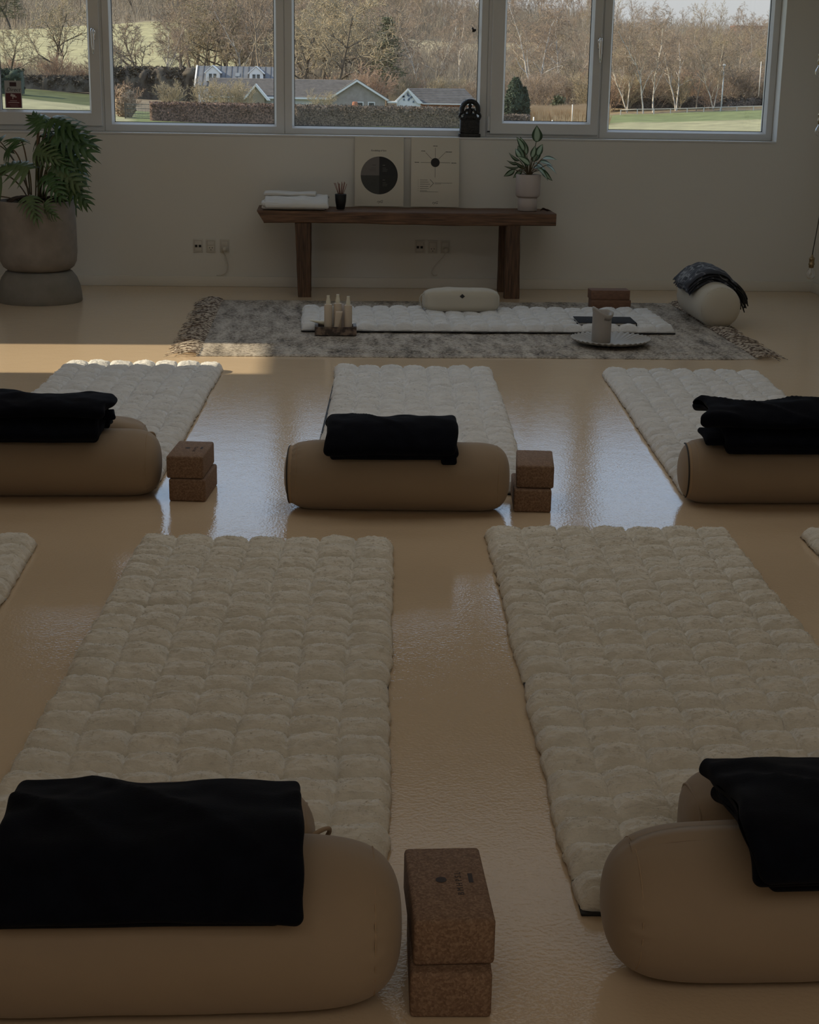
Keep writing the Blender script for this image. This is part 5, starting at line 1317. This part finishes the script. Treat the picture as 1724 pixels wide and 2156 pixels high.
def tall_grass():
    rnd = np.random.RandomState(5); n = 26000
    x = 23.0+rnd.rand(n)*9.5; y = 176+rnd.rand(n)*14; z = ground_z(x, y); h = 1.3+rnd.rand(n)*.8+.1*fbm(x*.8, y*.3, 0, 3, 2); w = .05
    dx = rnd.randn(n)*.25; P0 = np.stack([x-w, y, z], 1); P1 = np.stack([x+w, y, z], 1); P2 = np.stack([x+dx, y+rnd.randn(n)*.1, z+h], 1)
    V = np.stack([P0, P1, P2], 1).reshape(-1, 3)
    o = from_np('tall_dry_grass', V, np.arange(3*n).reshape(-1, 3), mat('dry_reed', (.56, .36, .19), .9, col2=(.74, .52, .30), scale=1.5), smooth=False)
    tag(o, 'orange-tan tall dry grass in the narrow casement window', 'grass', None, 'stuff')
tall_grass()
def undergrowth():
    rnd = np.random.RandomState(11); segs = []
    def scatter(n, s0, s1, y0, y1, h0, h1, r):
        y = y0+(y1-y0)*rnd.rand(n)**.8; s = s0+(s1-s0)*rnd.rand(n); x = s*y; z = ground_z(x, y); h = h0+(h1-h0)*rnd.rand(n); dx = rnd.randn(n)*.35*h; dy = rnd.randn(n)*.2*h
        return np.stack([x, y, z-.2, x+dx*.35, y+dy*.4, z+h*.55, np.full(n, r), np.full(n, r*.7)], 1), np.stack([x+dx*.35, y+dy*.4, z+h*.55, x+dx, y+dy, z+h, np.full(n, r*.7), np.full(n, r*.35)], 1)
    for a in ((9000, -.215, .05, 470, 640, 3, 9, .07), (9000, -.05, .13, 262, 400, 1.5, 5.5, .035), (9000, .02, .17, 500, 640, 3, 9, .06), (17000, .13, .31, 213, 400, 1, 5.0, .03), (9000, .15, .31, 400, 560, 2, 7, .05), (6000, -.215, .0, 240, 264, 1, 3, .03)):
        segs += list(scatter(*a))
    V, F = tri_tubes(np.concatenate(segs)); o = from_np('undergrowth', V, F, mat('brown_undergrowth', (.19, .16, .125), .95, col2=(.40, .345, .265), scale=.3, lo=.42, hi=.58), smooth=False)
    tag(o, 'brown bare twigs and saplings covering the wooded hillsides', 'undergrowth', None, 'stuff')
undergrowth()
# -------------------------------------------------- houses
MHs = dict(slate=mat('dark_slate_roof', (.045, .048, .055), .8, col2=(.075, .078, .088), scale=2), tile=mat('brown_tile_roof', (.11, .10, .09), .85, col2=(.15, .135, .12), scale=2),
           plank=mat('blue_grey_metal_roof', (.10, .11, .125), .7, col2=(.135, .145, .16), scale=1), white=mat('house_white', (.72, .71, .68), .7),
           grey=mat('grey_render', (.27, .24, .215), .9, col2=(.33, .30, .27), scale=2), glass=mat('dark_window_glass', (.05, .06, .06), .15), brick=mat('red_brick_far', (.38, .16, .10), .9),
           spot=mat('blue_paint', (.12, .17, .24), .8))
def prism_bm(pts, y0, y1, bm=None):
    bm = bm or bmesh.new(); a = [bm.verts.new((x, y0, z)) for x, z in pts]; b = [bm.verts.new((x, y1, z)) for x, z in pts]; n = len(pts)
    bm.faces.new(a); bm.faces.new(b[::-1])
    for i in range(n): bm.faces.new((a[i], b[i], b[(i+1) % n], a[(i+1) % n]))
    return bm
def slope_bm(x0, x1, y0, y1, z0, z1, t=.15, ribs=0, rib_axis='x', bm=None):
    """roof plane facing the viewer, rising from (y0,z0) to (y1,z1)"""
    bm = bm or bmesh.new(); v = [bm.verts.new(p) for p in ((x0, y0, z0), (x1, y0, z0), (x1, y1, z1), (x0, y1, z1), (x0, y0, z0-t), (x1, y0, z0-t), (x1, y1, z1-t), (x0, y1, z1-t))]
    for f in ((0, 1, 2, 3), (7, 6, 5, 4), (0, 4, 5, 1), (1, 5, 6, 2), (2, 6, 7, 3), (3, 7, 4, 0)): bm.faces.new([v[i] for i in f])
    return bm
def house_dormers():
    e = empty('house', (0, 212, 0), 0, 'house with a long blue-grey roof and two white dormers in the second window', 'house')
    x0, x1 = -16.4, -4.2
    from_bm('walls', box_bm(x0+.3, x1, 1.2, 8, -3.2, .8), MHs['white'], e)
    bm = slope_bm(x0, x1, .4, 5.2, .62, 3.12)
    slope_bm(x0, x1, 10, 5.2, .62, 3.12, bm=bm)
    from_bm('roof', bm, MHs['plank'], e)
    bm = bmesh.new()
    for i in range(17):
        x = x0+.15+i*.75; v = slope_bm(x-.04, x+.04, .4, 5.2, .70, 3.20, .1, bm=bm)
    from_bm('roof_seams', bm, MHs['slate'], e)
    from_bm('verge_board', slope_bm(x0-.15, x0+.05, .3, 5.2, .68, 3.2, .28), MHs['white'], e)
    for cx in (-14.1, -8.35):
        w = .97; zb, ze, za = 1.15, 2.25, 3.12
        dr = from_bm('dormer', prism_bm([(cx-w+.08, zb), (cx+w-.08, zb), (cx+w-.08, ze), (cx, za-.1), (cx-w+.08, ze)], 1.0, 4.6), MHs['white'], e)
        bm = prism_bm([(cx-w-.1, ze-.12), (cx, za-.05), (cx, za+.07), (cx-w-.16, ze)], .85, 4.8); prism_bm([(cx+w+.1, ze-.12), (cx+w+.16, ze), (cx, za+.07), (cx, za-.05)], .85, 4.8, bm)
        from_bm('dormer_roof', bm, MHs['white'], dr)
        bm = bmesh.new()
        for s in (-1, 1):
            for k in (0, 1): box_bm(cx+s*.29-.2, cx+s*.29+.2, .96, 1.0, 1.42+k*.36, 1.74+k*.36, bm=bm)
        from_bm('dormer_window', bm, MHs['glass'], dr)
    from_bm('roof_window', slope_bm(-11.2, -10.6, 2.55, 3.4, 1.84, 2.28, .1), mat('roof_window_glass', (.16, .18, .20), .6), e)
house_dormers()
def small_gable():
    e = empty('garden_shed', (0, 198, 0), 0, 'small shed with a white A-shaped gable at the right of the second window', 'shed')
    cx, za, zb, w = -7.85, .95, -1.05, 1.75
    from_bm('gable_wall', prism_bm([(cx-w*.62, -3.2), (cx+w*.62, -3.2), (cx+w*.62, -.4), (cx, za-.25), (cx-w*.62, -.4)], .3, 3), mat('shed_tan', (.30, .25, .18), .9), e)
    bm = prism_bm([(cx-w, zb), (cx-w+.35, zb), (cx, za-.34), (cx, za)], 0, 3.2); prism_bm([(cx+w, zb), (cx, za), (cx, za-.34), (cx+w-.35, zb)], 0, 3.2, bm)
    from_bm('barge_boards', bm, MHs['white'], e)
small_gable()
def house_grey():
    e = empty('house', (0, 200, 0), 0, 'house with a wide grey gable and brown tiled roof in the middle window', 'house')
    ax, az, lx, lz, rx, rz_ = 4.75, 1.60, 1.05, -.72, 8.75, -.72
    from_bm('gable_wall', prism_bm([(lx+.35, -3.2), (rx-.45, -3.2), (rx-.45, -.55), (ax, az-.22), (lx+.35, -.55)], .5, 9), MHs['grey'], e)
    bm = prism_bm([(lx-.1, lz-.08), (lx+.2, lz-.16), (ax, az-.24), (ax, az+.03)], 0, .25); prism_bm([(rx+.1, rz_-.08), (ax, az+.03), (ax, az-.24), (rx-.2, rz_-.16)], 0, .25, bm)
    from_bm('barge_boards', bm, MHs['white'], e)
    bm = prism_bm([(lx-.1, lz), (ax, az+.12), (ax, az), (lx+.05, lz-.1)], .02, 9.5); prism_bm([(rx+.1, rz_), (rx-.05, rz_-.1), (ax, az), (ax, az+.12)], .02, 9.5, bm)
    slope_bm(-14, 4.7, .9, 5.2, -.62, 1.58, .12, bm=bm)
    from_bm('tiled_roof', bm, MHs['tile'], e)
    bm = bmesh.new()
    for i in range(13): slope_bm(-14, 1.4+i*.25, .9+i*.33-.02, .9+i*.33+.05, -.60+i*.169, -.55+i*.169, .05, bm=bm)
    from_bm('tile_rows', bm, MHs['slate'], e)
    from_bm('gutter_board', box_bm(-14, 1.15, .7, .88, -.86, -.62), MHs['white'], e)
    from_bm('side_wall', box_bm(-14, 1.3, 1.5, 8, -3.2, -.7), MHs['white'], e)
    for cx in (5.15, 6.6):
        f = from_bm('window', box_bm(cx-.45, cx+.45, .42, .5, -1.75, -1.05), MHs['white'], e); from_bm('pane', box_bm(cx-.33, cx+.33, .39, .43, -1.68, -1.16), MHs['glass'], f)
    o = lathe('terracotta_urn', [(.0001, 0), (.25, 0), (.38, .35), (.3, .7), (.0001, .72)], MHs['brick'], None, 16); o.location = (4.5, 199.5, -1.75); o.parent = None
    tag(o, 'round terracotta chimney pot showing above the hedge by the grey gable', 'chimney pot')
    from_bm('flat_link_roof', box_bm(8.6, 9.9, .5, 4, -1.15, -.95), MHs['white'], e)
house_grey()
def house_dark():
    e = empty('house', (0, 203, 0), 0, 'small white-gabled house with a dark slate roof at the right of the middle window', 'house')
    ax, az = 11.35, .66
    from_bm('gable_wall', prism_bm([(9.7, -3.2), (13.0, -3.2), (13.0, -1.0), (ax, az-.2), (10.0, -.95)], .2, 1.2), MHs['white'], e)
    bm = bmesh.new(); r = random.Random(3)
    for i in range(12):
        z = -1.1+r.random()*1.0; wd = (az-z)*.62; x = ax+r.uniform(-wd, wd); box_bm(x-.1, x+.1, .12, .2, z, z+.22, bm=bm)
    from_bm('gable_pattern', bm, MHs['spot'], e)
    bm = prism_bm([(9.55, -1.05), (9.85, -1.1), (ax, az-.28), (ax, az)], -.05, .3); prism_bm([(13.35, -1.2), (ax, az), (ax, az-.3), (12.6, -1.2)], -.05, .3, bm)
    from_bm('barge_boards', bm, MHs['white'], e)
    bm = slope_bm(0, 1, 0, 1, 0, 1, .1)
    vs = list(bm.verts)
    co = [(13.25, .3, -1.15), (20.6, .3, -1.15), (18.9, 3.6, .74), (11.4, 3.6, .68)]
    for v, c in zip(vs[:4], co): v.co = Vector(c)
    for v, c in zip(vs[4:], co): v.co = Vector((c[0], c[1]+.05, c[2]-.12))
    from_bm('slate_roof', bm, MHs['slate'], e)
    bm = bmesh.new()
    for i in range(9):
        t = i/9; slope_bm(13.2-t*1.8+.1, 20.5-t*1.7, .3+3.3*t-.03, .3+3.3*t+.04, -1.13+1.88*t, -1.08+1.88*t, .04, bm=bm)
    from_bm('slate_rows', bm, MHs['tile'], e)
    from_bm('wall', box_bm(12.8, 20.2, .8, 4, -3.2, -1.2), MHs['brick'], e)
    from_bm('gutter', box_bm(13.2, 20.7, .18, .32, -1.28, -1.16), MHs['white'], e)
house_dark()
e = empty('far_building', (0, 560, 0), 0, 'low red brick building on the skyline in the right window', 'building')
from_bm('walls', box_bm(147, 157.2, 0, 8, 14, 22.4), MHs['brick'], e); from_bm('parapet', box_bm(146.6, 157.6, -.3, 8.2, 22.2, 22.8), mat('far_parapet', (.30, .14, .10), .8), e)
e = empty('far_building', (0, 540, 0), 0, 'small pale-roofed building on the skyline left of the red one', 'building')
from_bm('walls', box_bm(129.0, 135.5, 0, 8, 14, 19.0), MHs['grey'], e); from_bm('roof', prism_bm([(128.4, 19), (136.1, 19), (132.2, 20.8)], -.4, 8.4), MHs['slate'], e)
# -------------------------------------------------- garden gate, fence, posts
def garden_gate():
    e = empty('garden_gate', (-19.0, 171, gz(-19, 171)), 0, 'dark metal mesh gate left of the red-brown hedge in the second window', 'gate')
    from_bm('post', box_bm(-1.75, -1.63, 0, .1, -.2, 1.75), MT['dark'], e); from_bm('post', box_bm(1.6, 1.72, 0, .1, -.2, 1.75), MT['dark'], e)
    bm = bmesh.new()
    for z in (.1, .6, 1.1, 1.55): box_bm(-1.63, 1.6, .03, .07, z, z+.05, bm=bm)
    for i in range(26): box_bm(-1.6+i*.125, -1.575+i*.125, .03, .06, .1, 1.6, bm=bm)
    from_bm('gate_leaf', bm, mat('gate_green', (.10, .12, .11), .6), e)
garden_gate()
def rail_fence():
    xs = np.linspace(38.5, 62, 12); e = empty('rail_fence', (0, 0, 0), 0, 'low white rail fence behind the lawn in the right window', 'fence')
    wm = mat('weathered_rail', (.55, .52, .46), .8); pts = [(x, 201-.02*(x-38), gz(x, 201)+.62) for x in xs]
    tube('rail', pts, .05, wm, e, 6)
    for x, y, z in pts: from_bm('post', box_bm(x-.05, x+.05, y-.05, y+.05, z-.8, z+.05), wm, e)
rail_fence()
def lamp_post(label, x, y, h):
    e = empty('lamp_post', (x, y, gz(x, y)), 0, label, 'lamp post')
    tube('pole', [(0, 0, -.2), (0, 0, h)], .09, mat('pole_grey', (.55, .56, .56), .5), e, 8)
    lathe('lamp_head', [(.0001, 0), (.22, .05), (.25, .16), (.1, .3), (.0001, .32)], MHs['white'], e, 14).location = (0, 0, h-.08)
lamp_post('pale grey lamp post standing at the fence in the right window', 52.0, 203, 5.7)
o = tube('thin_pole', [(0, 0, -.2), (0, 0, 4.2)], .045, MHs['white'], None, 6); o.location = (58.2, 208, gz(58.2, 208)+1.8); tag(o, 'thin white pole on the hillside right of the lamp post', 'pole')
for i, (s, y, h, lab) in enumerate(((.1605, 176, 2.3, 'white post with a small sign at the right of the narrow casement window'), (.136, 171, 1.1, 'short white post at the end of the grey hedge'), (.148, 171.5, .75, 'short white marker post in front of the dry grass'))):
    o = tube('garden_post', [(0, 0, -.2), (0, 0, h)], .07 if i else .05, MHs['white'], None, 8); o.location = (s*y, y, gz(s*y, y)); tag(o, lab, 'post')
